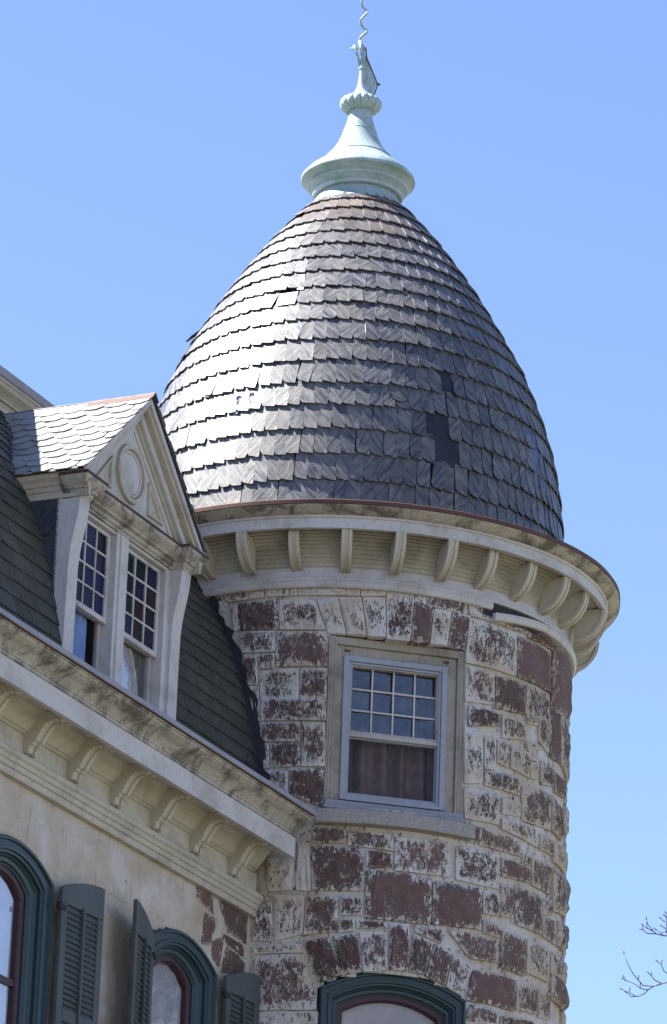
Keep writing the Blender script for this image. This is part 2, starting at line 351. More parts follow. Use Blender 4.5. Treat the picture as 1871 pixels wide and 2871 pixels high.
# ---- stones of the drum, each its own block
ST = """
0.6 -31.4 13.97 -24.0 13.99 -23.8 13.85 -29.3 13.85
0.95 -23.6 13.99 -19.8 13.99 -19.8 13.86 -23.5 13.85
0.8 -19.5 13.99 -13.6 13.99 -13.4 13.86 -19.3 13.86
1.0 -13.3 13.99 -11.5 13.99 -11.3 13.86 -13.1 13.86
0.65 -11.2 13.99 0.0 13.99 0.2 13.86 -11.0 13.86
1.0 0.3 13.99 3.7 13.99 3.8 13.86 0.4 13.86
1.0 4.0 13.99 9.9 13.99 10.0 13.88 4.1 13.86
0.7 10.3 13.97 20.2 13.97 20.1 13.84 10.4 13.88
0.35 20.5 13.96 31.1 13.96 31.2 13.82 20.4 13.84
0.75 31.7 13.96 39.3 13.93 39.4 13.83 32.5 13.83
0.9 39.7 13.93 43.5 13.92 43.6 13.83 39.8 13.83
0.25 44.0 13.91 52.2 13.93 52.3 13.84 44.1 13.82
0.1 52.9 13.93 65.6 13.96 65.5 13.83 53.0 13.81
0.08 66.6 13.91 79.2 13.94 82.7 13.34 64.9 13.26
0.85 -6.5 13.81 -1.5 13.84 0.7 13.51 -3.4 13.51
0.8 -1.2 13.84 4.1 13.85 5.6 13.51 1.1 13.51
0.75 4.5 13.85 9.9 13.86 10.4 13.51 6.1 13.5
0.5 10.3 13.87 17.0 13.87 16.4 13.49 10.7 13.49
0.05 17.4 13.86 22.2 13.83 21.1 13.49 16.7 13.49
0.75 22.5 13.82 27.0 13.82 26.1 13.51 21.6 13.49
0.2 27.4 13.81 32.6 13.82 30.6 13.5 26.5 13.51
0.12 -26.3 13.82 -15.9 13.82 -15.6 13.55 -25.9 13.58
0.6 -15.6 13.82 -7.0 13.81 -4.2 13.54 -15.3 13.55
0.9 -28.4 13.81 -26.6 13.82 -26.0 13.58 -27.1 13.57
0.5 -25.7 13.55 -16.5 13.54 -16.4 13.35 -24.9 13.36
0.3 -16.0 13.52 -4.2 13.52 -3.5 13.21 -15.8 13.21
0.45 -24.5 13.34 -20.8 13.32 -20.3 13.05 -22.8 13.06
0.5 -20.2 13.32 -16.4 13.33 -16.4 13.19 -20.1 13.2
0.6 -19.8 13.18 -10.3 13.18 -10.1 12.9 -19.4 12.91
0.3 -9.8 13.18 -3.6 13.18 -3.5 12.91 -9.6 12.91
0.5 -22.8 13.04 -20.1 13.04 -19.6 12.78 -21.3 12.78
0.5 -20.8 12.91 -19.7 12.91 -19.5 12.72 -20.0 12.72
0.35 -19.2 12.91 -3.6 12.9 -3.4 12.71 -19.0 12.72
0.4 -19.2 12.7 -9.5 12.69 -9.4 12.52 -19.0 12.53
0.5 -8.9 12.68 -3.4 12.69 -3.2 12.3 -8.6 12.3
0.6 -18.7 12.51 -16.8 12.51 -16.6 12.29 -17.9 12.29
0.2 -16.4 12.51 -9.3 12.5 -9.2 12.3 -16.2 12.29
0.6 -17.9 12.26 -12.0 12.26 -11.7 12.05 -16.7 12.17
0.08 -11.4 12.26 -3.4 12.28 -3.2 11.93 -11.2 12.05
0.25 -5.2 11.74 2.3 11.74 2.4 11.62 -5.3 11.61
0.4 3.0 11.73 13.7 11.72 13.8 11.58 3.1 11.6
0.45 14.2 11.7 28.3 11.72 28.4 11.42 14.4 11.41
0.18 -5.7 11.58 6.3 11.58 7.0 11.21 -5.1 11.19
0.3 7.5 11.57 13.7 11.56 13.7 11.43 7.5 11.42
0.1 7.6 11.39 23.6 11.38 23.5 10.97 7.7 10.97
0.4 1.6 11.14 6.7 11.15 6.8 10.99 1.8 10.98
0.3 -6.3 11.14 0.9 11.13 1.2 10.84 -6.6 10.8
0.6 1.7 10.95 5.2 10.95 5.1 10.85 1.6 10.83
0.5 5.6 10.94 12.9 10.94 12.9 10.89 5.7 10.87
0.97 -8.9 11.6 -6.0 11.59 -5.4 11.19 -8.9 11.19
0.85 -16.3 11.48 -9.4 11.47 -10.2 11.19 -15.5 11.19
0.7 -13.9 11.15 -6.7 11.14 -7.0 10.81 -13.3 10.75
0.5 -18.5 11.05 -14.5 11.09 -14.5 10.75 -18.6 10.76
0.85 -18.5 10.71 -7.3 10.72 -6.8 10.64 -18.4 10.64
0.45 -18.0 10.61 -6.5 10.63 -3.0 10.39 -2.9 10.15 -17.4 10.15
0.8 -17.4 10.13 -2.8 10.13 -2.7 10.02 -17.3 10.02
0.1 -6.5 10.73 -0.8 10.78 2.1 10.46 -2.5 10.39
0.12 0.1 10.79 5.7 10.83 7.3 10.5 2.4 10.46
0.45 6.5 10.84 12.7 10.86 13.3 10.53 7.7 10.5
0.25 13.6 10.93 18.4 10.95 18.3 10.54 13.8 10.54
0.2 19.4 10.87 24.5 10.81 22.4 10.53 18.7 10.54
0.25 25.0 10.81 29.6 10.74 27.9 10.46 22.9 10.52
0.5 30.1 10.74 35.7 10.68 32.2 10.4 28.4 10.45
0.5 19.4 10.93 27.5 10.91 26.7 10.82 20.0 10.88
0.5 19.7 10.95 26.9 10.94 27.0 10.84 21.6 10.88
0.5 32.3 13.8 47.5 13.79 47.9 13.4 31.6 13.39
0.04 48.1 13.77 63.2 13.78 64.1 13.42 48.6 13.4
0.55 31.4 13.36 40.2 13.36 40.5 13.07 31.7 13.03
0.12 41.0 13.33 52.0 13.36 51.3 13.08 41.0 13.04
0.45 52.7 13.36 63.9 13.39 64.5 13.13 52.1 13.09
0.2 32.7 13.0 42.3 12.99 42.1 12.88 32.7 12.82
0.5 43.4 13.0 52.2 13.01 52.1 12.85 43.5 12.79
0.5 53.0 13.15 57.7 13.16 57.9 13.04 52.9 13.01
0.6 58.6 13.15 64.3 13.18 64.2 12.84 58.7 12.91
0.05 64.7 13.39 71.8 13.46 73.2 12.86 64.9 12.82
0.4 73.0 13.33 81.6 13.34 85.7 12.85 73.9 12.86
0.75 31.6 12.79 37.0 12.8 37.3 12.33 32.0 12.29
0.6 37.8 12.74 41.3 12.76 41.5 12.48 37.9 12.46
0.6 41.8 12.76 46.2 12.77 45.8 12.53 42.0 12.55
0.7 46.9 12.73 54.4 12.75 54.5 12.52 46.8 12.54
0.8 52.7 12.84 58.0 12.87 58.2 12.71 54.9 12.69
0.85 54.8 12.67 59.0 12.7 58.0 12.54 55.0 12.52
0.3 59.8 12.73 67.3 12.77 67.6 12.57 60.3 12.52
0.2 68.2 12.73 78.2 12.71 79.7 12.59 69.0 12.53
0.4 38.0 12.44 50.5 12.48 50.1 12.32 38.1 12.31
0.6 32.0 12.25 42.7 12.25 42.9 11.99 32.3 11.97
0.85 44.0 12.25 50.7 12.25 50.8 12.13 44.1 12.1
0.45 51.3 12.41 65.6 12.48 66.0 12.15 51.6 12.1
0.4 66.5 12.48 71.9 12.44 75.4 12.15 67.0 12.16
0.8 44.1 12.06 58.8 12.1 59.1 11.92 44.2 11.96
0.3 33.5 11.9 36.1 11.92 36.0 11.77 33.5 11.77
0.4 36.8 11.92 50.5 11.92 51.3 11.77 36.9 11.76
0.5 51.9 11.81 55.5 11.81 55.3 11.72 52.1 11.72
0.6 60.1 12.06 67.6 12.08 67.8 11.94 60.1 11.92
0.7 68.6 12.08 84.9 12.15 84.5 11.92 68.9 11.89
0.45 30.1 11.7 43.1 11.72 43.3 11.41 30.3 11.41
0.3 44.4 11.7 55.4 11.71 55.2 11.57 44.5 11.54
0.35 56.3 11.8 66.6 11.83 67.0 11.57 56.5 11.56
0.5 67.9 11.82 85.1 11.89 84.5 11.54 69.0 11.44
0.08 24.2 11.35 37.8 11.37 37.7 11.01 24.3 10.98
0.5 38.4 11.36 43.9 11.37 43.8 11.18 38.5 11.16
0.5 44.2 11.47 48.6 11.45 48.9 11.2 44.4 11.18
0.3 49.4 11.49 61.4 11.5 61.8 11.16 49.9 11.15
0.5 62.2 11.49 67.8 11.52 68.0 11.39 62.4 11.35
0.4 62.6 11.33 71.8 11.37 72.1 11.16 62.9 11.15
0.45 73.1 11.39 83.5 11.43 83.7 11.2 73.5 11.17
0.6 38.6 11.1 44.1 11.09 43.8 10.98 38.7 10.99
0.3 28.4 10.95 43.2 10.95 43.1 10.76 34.7 10.74
0.25 44.9 11.05 53.8 11.05 53.9 10.72 44.8 10.73
0.6 54.8 11.06 66.7 11.06 66.9 10.77 54.8 10.76
0.6 67.7 11.06 84.8 11.12 84.8 10.92 67.9 10.87
0.06 36.1 10.64 50.0 10.65 49.7 10.38 34.3 10.37
0.45 50.8 10.63 60.5 10.66 60.0 10.43 50.7 10.4
0.5 61.1 10.66 68.0 10.68 68.3 10.45 61.1 10.41
0.25 68.5 10.87 85.2 10.91 86.0 10.67 68.8 10.64
0.5 33.1 10.35 44.2 10.32 44.2 10.22 33.2 10.15
0.4 45.1 10.3 59.2 10.35 59.3 10.31 45.2 10.2
"""
def stone_mesh(fn, quad, depth_in, bulge, seed, nu=6, nv=5, rough=.014, base=.0):
    """fn(p, q, h): maps the two surface coordinates and a height above the wall face to a point; quad TL TR BR BL"""
    rs = random.Random(seed); vs = []; fs = []; ed = []
    so = Vector((rs.random() * 50, rs.random() * 50, 0))
    tl, tr, br, bl = [Vector(q) for q in quad]
    off = bulge * rs.uniform(.3, 1.0)
    for j in range(nv + 1):
        for i in range(nu + 1):
            x = i / nu; y = j / nv
            e_ = min(x, 1 - x, y, 1 - y)
            p = (tl * (1 - x) + tr * x) * (1 - y) + (bl * (1 - x) + br * x) * y
            c = (tl + tr + br + bl) / 4
            wob = mnoise.noise(Vector((x * 3.1, y * 3.1, 3)) + so)
            wob2 = mnoise.noise(Vector((x * 3.7, y * 3.3, 9)) + so)
            cor = 1.0
            if e_ == 0:
                if (i in (0, nu)) and (j in (0, nv)): cor = .985
            p = c + (p - c) * (cor * 1.022 + .032 * wob * (1 if e_ == 0 else .3))
            h = base + (0 if e_ == 0 else off + rough * (wob2 + .6 * mnoise.noise(Vector((x * 8, y * 8, 1)) + so)))
            if e_ == 0: h = base + off * .25 + .003 * wob2
            vs.append(fn(p.x, p.y, h)); ed.append(1.0 if e_ == 0 else (.12 if e_ < .18 else 0))
    W_ = nu + 1
    for j in range(nv):
        for i in range(nu):
            a = j * W_ + i; fs.append((a, a + 1, a + W_ + 1, a + W_))
    ring = [i for i in range(W_)] + [j * W_ + nu for j in range(1, nv + 1)] + [nv * W_ + i for i in range(nu - 1, -1, -1)] + [j * W_ for j in range(nv - 1, 0, -1)]
    b = len(vs)
    for k in ring:
        x = (k % W_) / nu; y = (k // W_) / nv
        p = (tl * (1 - x) + tr * x) * (1 - y) + (bl * (1 - x) + br * x) * y; c = (tl + tr + br + bl) / 4
        p = c + (p - c) * 1.02
        vs.append(fn(p.x, p.y, -depth_in)); ed.append(1.0)
    n = len(ring)
    for k in range(n):
        fs.append((ring[k], b + k, b + (k + 1) % n, ring[(k + 1) % n]))
    return vs, fs, ed

fn_t = lambda a, z, h: cyl(a, 2.088 + h, z)
def stone_obj(parent, fn, quad, paint, seed, depth_in=.11, bulge=.022, rough=.014, base=0.0, nu=6, nv=5, smooth=True):
    vs, fs, ed = stone_mesh(fn, quad, depth_in, bulge, seed, nu, nv, rough, base)
    mb = MB(); mb.add(vs, fs); o = mb.build('stone', M_stone, parent)
    at = o.data.attributes.new('edge', 'FLOAT', 'POINT'); at.data.foreach_set('value', ed)
    o['paint'] = float(paint); o['tan'] = float(min(.18, max(0, (quad[0][0] - 25) / 220.0)) if fn is fn_t else .1)
    return o


seed = 1
for line in ST.strip().split('\n'):
    v = [float(x) for x in line.split()]; pt = v[0]; c = v[1:]
    q = [(c[i], c[i + 1]) for i in range(0, len(c), 2)]
    if len(q) == 5: q = [q[0], q[1], q[3], q[4]]
    seed += 1
    b = .012 + .02 * (1 - pt)
    o = stone_obj(tower, fn_t, q, pt, seed, bulge=b + (.034 if q[0][0] > 66 else 0), rough=.014 + .016 * (1 - pt), nu=8, nv=6)
# blocks further round the drum and below, coursed the same way
def fill(a0, a1, z0, z1, rh=.30, skip=None):
    global seed
    z = z1
    while z > z0 + .1:
        h = min(rnd.uniform(.2, .36), z - z0); a = a0 + rnd.uniform(-4, 0)
        while a < a1:
            wd = rnd.uniform(6, 14)
            q = [(a + .5, z), (a + wd - .5, z), (a + wd - .5, z - h + .02), (a + .5, z - h + .02)]
            ok = True
            for x_, y_ in q:
                X = 2.06 * math.sin(R(x_ - WA))
                if abs(x_ - WA) < 60 and (in_w2(X * .97, y_) or abs(X - .02) < .66 and y_ < 10.2): ok = False
            if ok:
                seed += 1; stone_obj(tower, fn_t, q, rnd.choice([.3, .45, .55, .7]), seed, bulge=.035)
            a += wd
        z -= h
fill(87, 128, 10.1, 13.98)
fill(-17, 87, 9.2, 10.05)

# ---- square window in the drum
win = empty('window', (0, 0, 0)); win.parent = tower
x0, x1, z0, z1 = -.65, .60, 11.925, 13.49
m = MB()
for (a, b, c, d) in ((x0, x0 + .075, z0, z1), (x1 - .075, x1, z0, z1), (x0 + .0755, x1 - .0755, z1 - .07, z1)):
    m.box(F, a, b, 1.80, 1.985, c, d)
for (a, b, c, d) in ((x0 + .076, -.505, 12.0, z1 - .0705), (.435, x1 - .076, 12.0, z1 - .0705), (-.5045, .4345, 13.335, z1 - .0705)):
    m.box(F, a, b, 1.80, 1.955, c, d)
for a in (x0 + .02, x0 + .05, x1 - .055, x1 - .025): m.box(F, a, a + .008, 1.95, 1.991, z0 + .002, z1 - .02)
m.build('casing', M_case, win, bevel=.004)
m = MB(); m.box(F, x0 + .002, x1 - .002, 1.80, 2.02, z0 - .03, z0 + .075); m.box(F, x0 - .02, x1 + .02, 1.9, 2.06, z0 - .015, z0 + .018)
m.build('window_stool', M_lead, win, bevel=.004)
def frame(mb, F, x0, x1, z0, z1, wd, d0, d1, wb=None, wt=None):
    wb = wd if wb is None else wb; wt = wd if wt is None else wt
    mb.box(F, x0, x0 + wd, d0, d1, z0, z1); mb.box(F, x1 - wd, x1, d0, d1, z0, z1)
    mb.box(F, x0 + wd + .0004, x1 - wd - .0004, d0, d1 - .0006, z1 - wt, z1); mb.box(F, x0 + wd + .0004, x1 - wd - .0004, d0, d1 - .0006, z0, z0 + wb)
m = MB(); frame(m, F, -.508, .438, 12.022, 13.332, .05, 1.86, 1.975, .035)
m.build('storm_frame', M_alu, win, bevel=.003)
m = MB(); frame(m, F, -.457, .387, 12.059, 13.280, .022, 1.86, 1.958); m.build('storm_track', M_alu, win, bevel=.002)
m = MB(); frame(m, F, -.434, .364, 12.65, 13.256, .012, 1.88, 1.945); m.box(F, -.4345, .3645, 1.87, 1.952, 12.605, 12.648)
m.build('upper_sash', M_sashold, win, bevel=.002)
m = MB(); frame(m, F, -.434, .364, 12.083, 12.603, .010, 1.88, 1.93, .02); m.build('lower_sash', M_alu, win, bevel=.002)
gx0, gx1, gz0, gz1 = -.421, .351, 12.663, 13.243
for i in range(1, 4):
    X = gx0 + (gx1 - gx0) * i / 4; m = MB(); m.box(F, X - .007, X + .007, 1.895, 1.912, gz0, gz1); m.build('glazing_bar', M_white, win)
for j in range(1, 3):
    Z = gz0 + (gz1 - gz0) * j / 3
    m = MB(); m.box(F, gx0, gx1, 1.8955, 1.9115, Z - .007, Z + .007); m.build('glazing_bar', M_white, win)
cw = (gx1 - gx0) / 4; ch = (gz1 - gz0) / 3
for i in range(4):
    for j in range(3):
        m = MB(); t_ = rnd.uniform(-.007, .007); X = gx0 + i * cw; Z = gz0 + j * ch
        m.add([F(X, 1.885 + t_, Z), F(X + cw, 1.885 - t_, Z), F(X + cw, 1.887 - t_, Z + ch), F(X, 1.887 + t_, Z + ch)], [(0, 1, 2, 3)])
        m.build('pane', M_glassup, win)
m = MB(); m.add([F(-.424, 1.90, 12.1), F(.354, 1.90, 12.1), F(.354, 1.90, 12.6), F(-.424, 1.90, 12.6)], [(0, 1, 2, 3)]); m.build('pane', M_glass, win)
for X in (-.50, .40):
    m = MB(); m.box(F, X, X + .05, 1.954, 1.962, 13.365, 13.385); m.build('metal_plate', M_rust, win)
tag(win, 'square headed window with a storm frame and twelve small upper panes')

def wavy(mb, F, x0, x1, z0, z1, d, amp=.02, fr=9, tri=0.0, n=60, kz=8, sd=0):
    for i in range(n + 1):
        for j in range(kz + 1):
            X = x0 + (x1 - x0) * i / n; q = j / kz
            D = d + amp * math.sin(i / n * fr * 6.28 + 1.2 * mnoise.noise(Vector((i * .07, q, sd)))) * (.5 + .5 * mnoise.noise(Vector((i * .05, sd, 3)))) * (1.2 - .4 * q)
            mb.v.append(tuple(F(X, D, z1 + (z0 - z1) * q)))
    for i in range(n):
        for j in range(kz):
            a = i * (kz + 1) + j; mb.f.append((a, a + kz + 1, a + kz + 2, a + 1))
def thing_mesh(o, src):       # put a world-level thing where its window is
    o.matrix_world = src; return o
MT = Matrix.Translation((TX, TY, 0))
m = MB(); wavy(m, F, -.46, .40, 12.0, 13.32, 1.77, .09, 5, sd=2, n=90)
o = m.build('curtain', M_curtain, None, smooth=True, recalc=False); o.location = (TX, TY, 0)
tag(o, 'brown curtain hanging in folds behind the square tower window', 'curtain')

# granite sill
m = MB(); prof = [(1.9, 11.775), (2.165, 11.775), (2.172, 11.785), (2.172, 11.893), (2.165, 11.903), (1.9, 11.915)]
m.sweep(lambda i: [cyl(-4.9 + 38.8 * i / 24, r, z) for r, z in prof], 25, True)
tag(m.build('window_sill', M_granite, tower, bevel=.004))

# ---- arched window below
def arch_path(c, a, zs, za, zb, n=28):
    P = [(c - a, zb), (c - a, zs)]
    h = za - zs; r_ = (a * a + h * h) / (2 * h); t = math.asin(a / r_)
    for i in range(1, n): u_ = -t + 2 * t * i / n; P.append((c + r_ * math.sin(u_), za - r_ + r_ * math.cos(u_)))
    return P + [(c + a, zs), (c + a, zb)]
def arch_band(mb, F, po, pi_, prof):
    """band between outer and inner arch paths; prof: list of (t 0..1 from outer to inner, d)"""
    n = len(po); secs = []
    mb.sweep(lambda i: [F(po[i][0] + (pi_[i][0] - po[i][0]) * t, d, po[i][1] + (pi_[i][1] - po[i][1]) * t) for t, d in prof], n, True)
def arched_window(parent, F, c, a, zs, za, zb, d, wj, wt, name='window', rail=None, glass=M_glass):
    wn = empty(name, (0, 0, 0)); wn.parent = parent
    po = arch_path(c, a, zs, za, zb); k = .62
    p1 = arch_path(c, a - wj * k, zs - wt * k * .75, za - wt * k, zb)
    p2 = arch_path(c, a - wj * .995, zs - wt * .75, za - wt, zb); 
    m = MB(); arch_band(m, F, po, p1, [(0, d - .16), (0, d + .02), (.10, d + .03), (.22, d + .028), (.26, d + .008), (.62, d + .008), (.66, d + .02), (.8, d + .018), (.84, d), (1, d - .002), (1, d - .16)])
    m.build('casing', M_teal, wn, auto=True)
    m = MB(); arch_band(m, F, p1, p2, [(0, d - .16), (0, d - .028), (.25, d - .024), (.4, d - .045), (.75, d - .05), (.9, d - .07), (1, d - .072), (1, d - .16)])
    m.build('inner_moulding', M_teal, wn, auto=True)
    s = .052
    p3 = arch_path(c, a - wj - s, zs - wt * .75 - s * .8, za - wt - s, zb)
    m = MB(); arch_band(m, F, p2, p3, [(0, d - .15), (0, d - .085), (.8, d - .085), (1, d - .10), (1, d - .15)])
    if rail: m.box(F, c - a + wj + s * .5, c + a - wj - s * .5, d - .17, d - .105, rail - .05, rail)
    m.build('sash', M_maroon, wn, auto=True)
    m = MB(); m.add([F(x, d - .125, z) for x, z in p3], [tuple(range(len(p3)))]); m.build('pane', glass, wn)
    return wn
F2 = aframe(WA)
tag(arched_window(tower, F2, .02, .645, 10.345, 10.525, 8.4, 2.0, .175, .175), 'green and maroon segmental arched window')
m = MB(); m.add([F2(x, 1.85, z) for x, z in ((-.6, 8.4), (.64, 8.4), (.64, 10.5), (-.6, 10.5))], [(0, 1, 2, 3)])
o = m.build('roller_blind', M_blind, None); o.location = (TX, TY, 0)
tag(o, 'pale roller blind filling the arched tower window at the bottom', 'blind')

# ---- cornice of the drum
corn = empty('cornice', (0, 0, 0)); corn.parent = tower
wobr = lambda a, z: .006 * mnoise.noise(Vector((a * .05, 0, 7)))
m = MB(); m.revolve([(2.05, 13.985), (2.15, 13.985), (2.152, 14.0), (2.14, 14.01), (2.135, 14.03), (2.125, 14.035), (2.12, 14.10), (2.128, 14.105)], n=220)
m.build('frieze_band', M_white, corn, auto=True)
# coved boards between the brackets
cv = []
for i in range(12):
    t = i / 11.; a = t * pi / 2
    r_ = 2.128 + .27 * (1 - math.cos(a)); z_ = 14.105 + .275 * math.sin(a)
    cv.append((r_, z_)); cv.append((r_ - .014, z_ + .010)) if i < 11 else None
m = MB(); m.revolve([c for c in cv if c] + [(2.41, 14.38), (2.41, 14.36)], n=220); m.build('soffit_boards', M_cream, corn)
m = MB(); m.revolve([(2.39, 14.385), (2.39, 14.362), (2.432, 14.362), (2.432, 14.452), (2.445, 14.458), (2.45, 14.470), (2.452, 14.475)], n=220, wob=wobr); m.build('fascia', M_white, corn, auto=True)
m = MB(); m.revolve([(2.43, 14.474), (2.456, 14.476), (2.475, 14.482), (2.505, 14.500), (2.530, 14.522), (2.548, 14.532), (2.553, 14.540), (2.5, 14.542)], n=220, wob=wobr); m.build('crown_moulding', M_creamdirty, corn, auto=True)
m = MB(); m.revolve([(2.50, 14.543), (2.556, 14.541), (2.560, 14.545), (2.562, 14.578), (2.556, 14.584), (2.40, 14.560), (1.98, 14.60)], n=260, wob=lambda a, z: .008 * mnoise.noise(Vector((a * .09, 0, 2)))); m.build('gutter_edge', M_rust, corn)
# lowest moulding: sound to the left, sprung loose and dropped to the right of the break
pm = [(2.05, 13.915), (2.135, 13.915), (2.15, 13.93), (2.155, 13.955), (2.148, 13.965), (2.155, 13.975), (2.15, 13.984), (2.05, 13.984)]
m = MB(); m.sweep(lambda i: [cyl(-180 + 218 * i / 140, r, z) for r, z in pm], 141, True); m.build('bed_moulding', M_white, corn, auto=True)
def drop(a): t = min(1, max(0, (a - 38) / 19)); return .085 * (1 - t) ** 1.2
m = MB(); m.sweep(lambda i: [cyl(38.6 + 140 * i / 100, r + .012, z - drop(38.6 + 140 * i / 100) - .012) for r, z in pm], 101, True)
tag(m.build('bed_moulding', M_white, corn, auto=True), 'sprung moulding hanging loose below the cornice')
m = MB(); m.revolve([(2.115, 13.86), (2.118, 13.99)], 36, 62, 40); m.build('gap_shade_strip', M_dark, corn)  # dark strip added to stand for the shade inside the open gap

def bracket_mesh():
    m = MB(); cx, cz, ra, rb = 2.115, 14.372, .285, .315
    def prof(k): return [(cx, cz - rb - k)] + [(cx + (ra + k) * math.sin(t), cz - (rb + k) * math.cos(t)) for t in [pi / 2 * i / 12 for i in range(13)]] + [(cx, cz)]
    def ext(P, y0, y1):
        vs = [(y, -r, z) for y in (y0, y1) for r, z in P]; n = len(P)
        m.add(vs, [tuple(range(n)), tuple(reversed(range(n, 2 * n)))] + [(i, (i + 1) % n, n + (i + 1) % n, n + i) for i in range(n)])
    ext(prof(-.012), -.034, .034)
    inn = [(cx + (ra - .035) * math.sin(t), cz - (rb - .035) * math.cos(t)) for t in [pi / 2 * i / 12 for i in range(13)]]
    out = [(cx + ra * math.sin(t), cz - rb * math.cos(t)) for t in [pi / 2 * i / 12 for i in range(13)]]
    for y0, y1, k in ((-.048, -.014, 0), (.014, .048, 0), (-.0135, .0135, -.008)):
        P = [(cx + (ra + k) * math.sin(t), cz - (rb + k) * math.cos(t)) for t in [pi / 2 * i / 12 for i in range(13)]] + inn[::-1]
        ext(P, y0, y1)
    return m
bm0 = bracket_mesh().build('bracket', M_cream, corn, bevel=.003)
for k in range(32):
    o = bm0 if k == 0 else bm0.copy()
    if k: col.objects.link(o); o.parent = corn
    o.rotation_euler = (rnd.uniform(-.004, .004), 0, R(.1 + k * 11.25 + rnd.uniform(-.25, .25)))

# ---- roof
PR = [(14.56, 2.045), (15.0, 2.032), (15.3, 2.022), (15.5, 1.995), (15.9, 1.917), (16.3, 1.802), (16.7, 1.642), (17.1, 1.43), (17.5, 1.19), (17.9, .925), (18.1, .775), (18.3, .61), (18.47, .45)]
pz = np.array([p[0] for p in PR]); pr = np.array([p[1] for p in PR])
cf = np.polyfit(pz - 16.5, pr, 6)
def rr(z): return float(np.polyval(cf, z - 16.5)) - .022
roof = empty('roof', (0, 0, 0)); roof.parent = tower
m = MB(); m.revolve([(rr(z) - .022, z) for z in np.linspace(14.56, 18.47, 50)], n=160); m.build('roof_boards', M_felt, roof, smooth=True)

NV = 16
def slate_unit(rs, clip):
    """outline in unit square, thickness 1 -> mesh data with uv and tone"""
    j = lambda s: rs.uniform(-s, s)
    P = [(-.5 + j(.012), 1), (-.5 + j(.02), .5), (-.5 + j(.015), .10 + (.0 if clip != 'hex' else .16))]
    if clip == 'hex': P += [(-.24 + j(.03), .02 + j(.015)), (.24 + j(.03), .0 + j(.015)), (.5 + j(.01), .26 + j(.02))]
    else:
        P[-1] = (-.5 + j(.015), .17 + j(.03)) if clip == 'sq' else (-.5 + j(.01), .03)
        P += [(-.5 + (.17 if clip == 'sq' else .03) + j(.05 if clip == 'sq' else .01), .04 + j(.012)), (-.1 + j(.1), 0.02 + j(.018)), (.3 + j(.1), .0 + j(.014)), (.5 + j(.02), -.01 + j(.015))]
        if rs.random() < (.25 if clip == 'sq' else .1): P[-1] = (.38, .03); P.append((.5, .14))
    P += [(.5 + j(.015), .5), (.5 + j(.012), 1)]
    return P
def slate_data(rs, clip, ux, uy):
    P = slate_unit(rs, clip); n = len(P)
    vs = [(x, y, 1 + (.12 * rs.uniform(-1, 1))) for x, y in P] + [(x, y, 0) for x, y in P]
    fs = [tuple(range(n))[::-1]] + [(i, (i + 1) % n, n + (i + 1) % n, n + i) for i in range(n)]
    ou, ov = rs.random() * 9, rs.random() * 9
    uvs = [(x * ux + ou, y * uy + ov) for x, y, z in vs]
    return vs, fs, uvs, rs.random()
def mk_mesh(name, mat, vs, fs, uvs, tones):
    me = bpy.data.meshes.new(name); me.from_pydata(vs, [], fs); me.materials.append(mat)
    ul = me.uv_layers.new(name='uv'); li = np.empty(len(me.loops), dtype=np.int32); me.loops.foreach_get('vertex_index', li)
    ul.data.foreach_set('uv', np.array(uvs, dtype=np.float32)[li].ravel())
    at = me.attributes.new('tone', 'FLOAT', 'FACE'); at.data.foreach_set('value', tones)
    return me
def slate_set(name, mat, clip, ux, uy, sd):
    rs = random.Random(sd); D = [slate_data(rs, clip, ux, uy) for _ in range(NV)]
    Ms = [mk_mesh(name, mat, d[0], d[1], d[2], [d[3]] * len(d[1])) for d in D]
    return D, Ms
def place_slates(items, name, mat, dset, parent, limit=300):
    """items: (score, Matrix, variant). The largest in view are objects, the rest is one part"""
    D, Ms = dset; items.sort(key=lambda t: -t[0]); vs = []; fs = []; uv = []; tn = []
    for k, (sc_, mx, vi) in enumerate(items):
        if k < limit and sc_ > 0:
            o = bpy.data.objects.new(name, Ms[vi]); col.objects.link(o); o.parent = parent; o.matrix_local = mx
        else:
            d = D[vi]; b = len(vs)
            vs += [tuple(mx @ Vector(p)) for p in d[0]]; fs += [tuple(i + b for i in f) for f in d[1]]; uv += d[2]; tn += [d[3]] * len(d[1])
    if vs:
        o = bpy.data.objects.new(name + '_courses', mk_mesh(name + '_courses', mat, vs, fs, uv, tn)); col.objects.link(o); o.parent = parent
        o['kind'] = 'stuff'
def slate_matrix(P, X, T, Nn, wd, h, th, lift, side, twist):
    T2 = (T * h - Nn * lift).normalized(); X2 = (X * math.cos(side) + Nn * math.sin(side)).normalized()
    N2 = X2.cross(T2).normalized(); 
    Q = Matrix.Rotation(twist, 3, N2); X2 = Q @ X2; T2 = Q @ T2
    mx = Matrix((X2 * wd, T2 * h, N2 * th)).transposed().to_4x4(); mx.translation = P + Nn * lift
    return mx

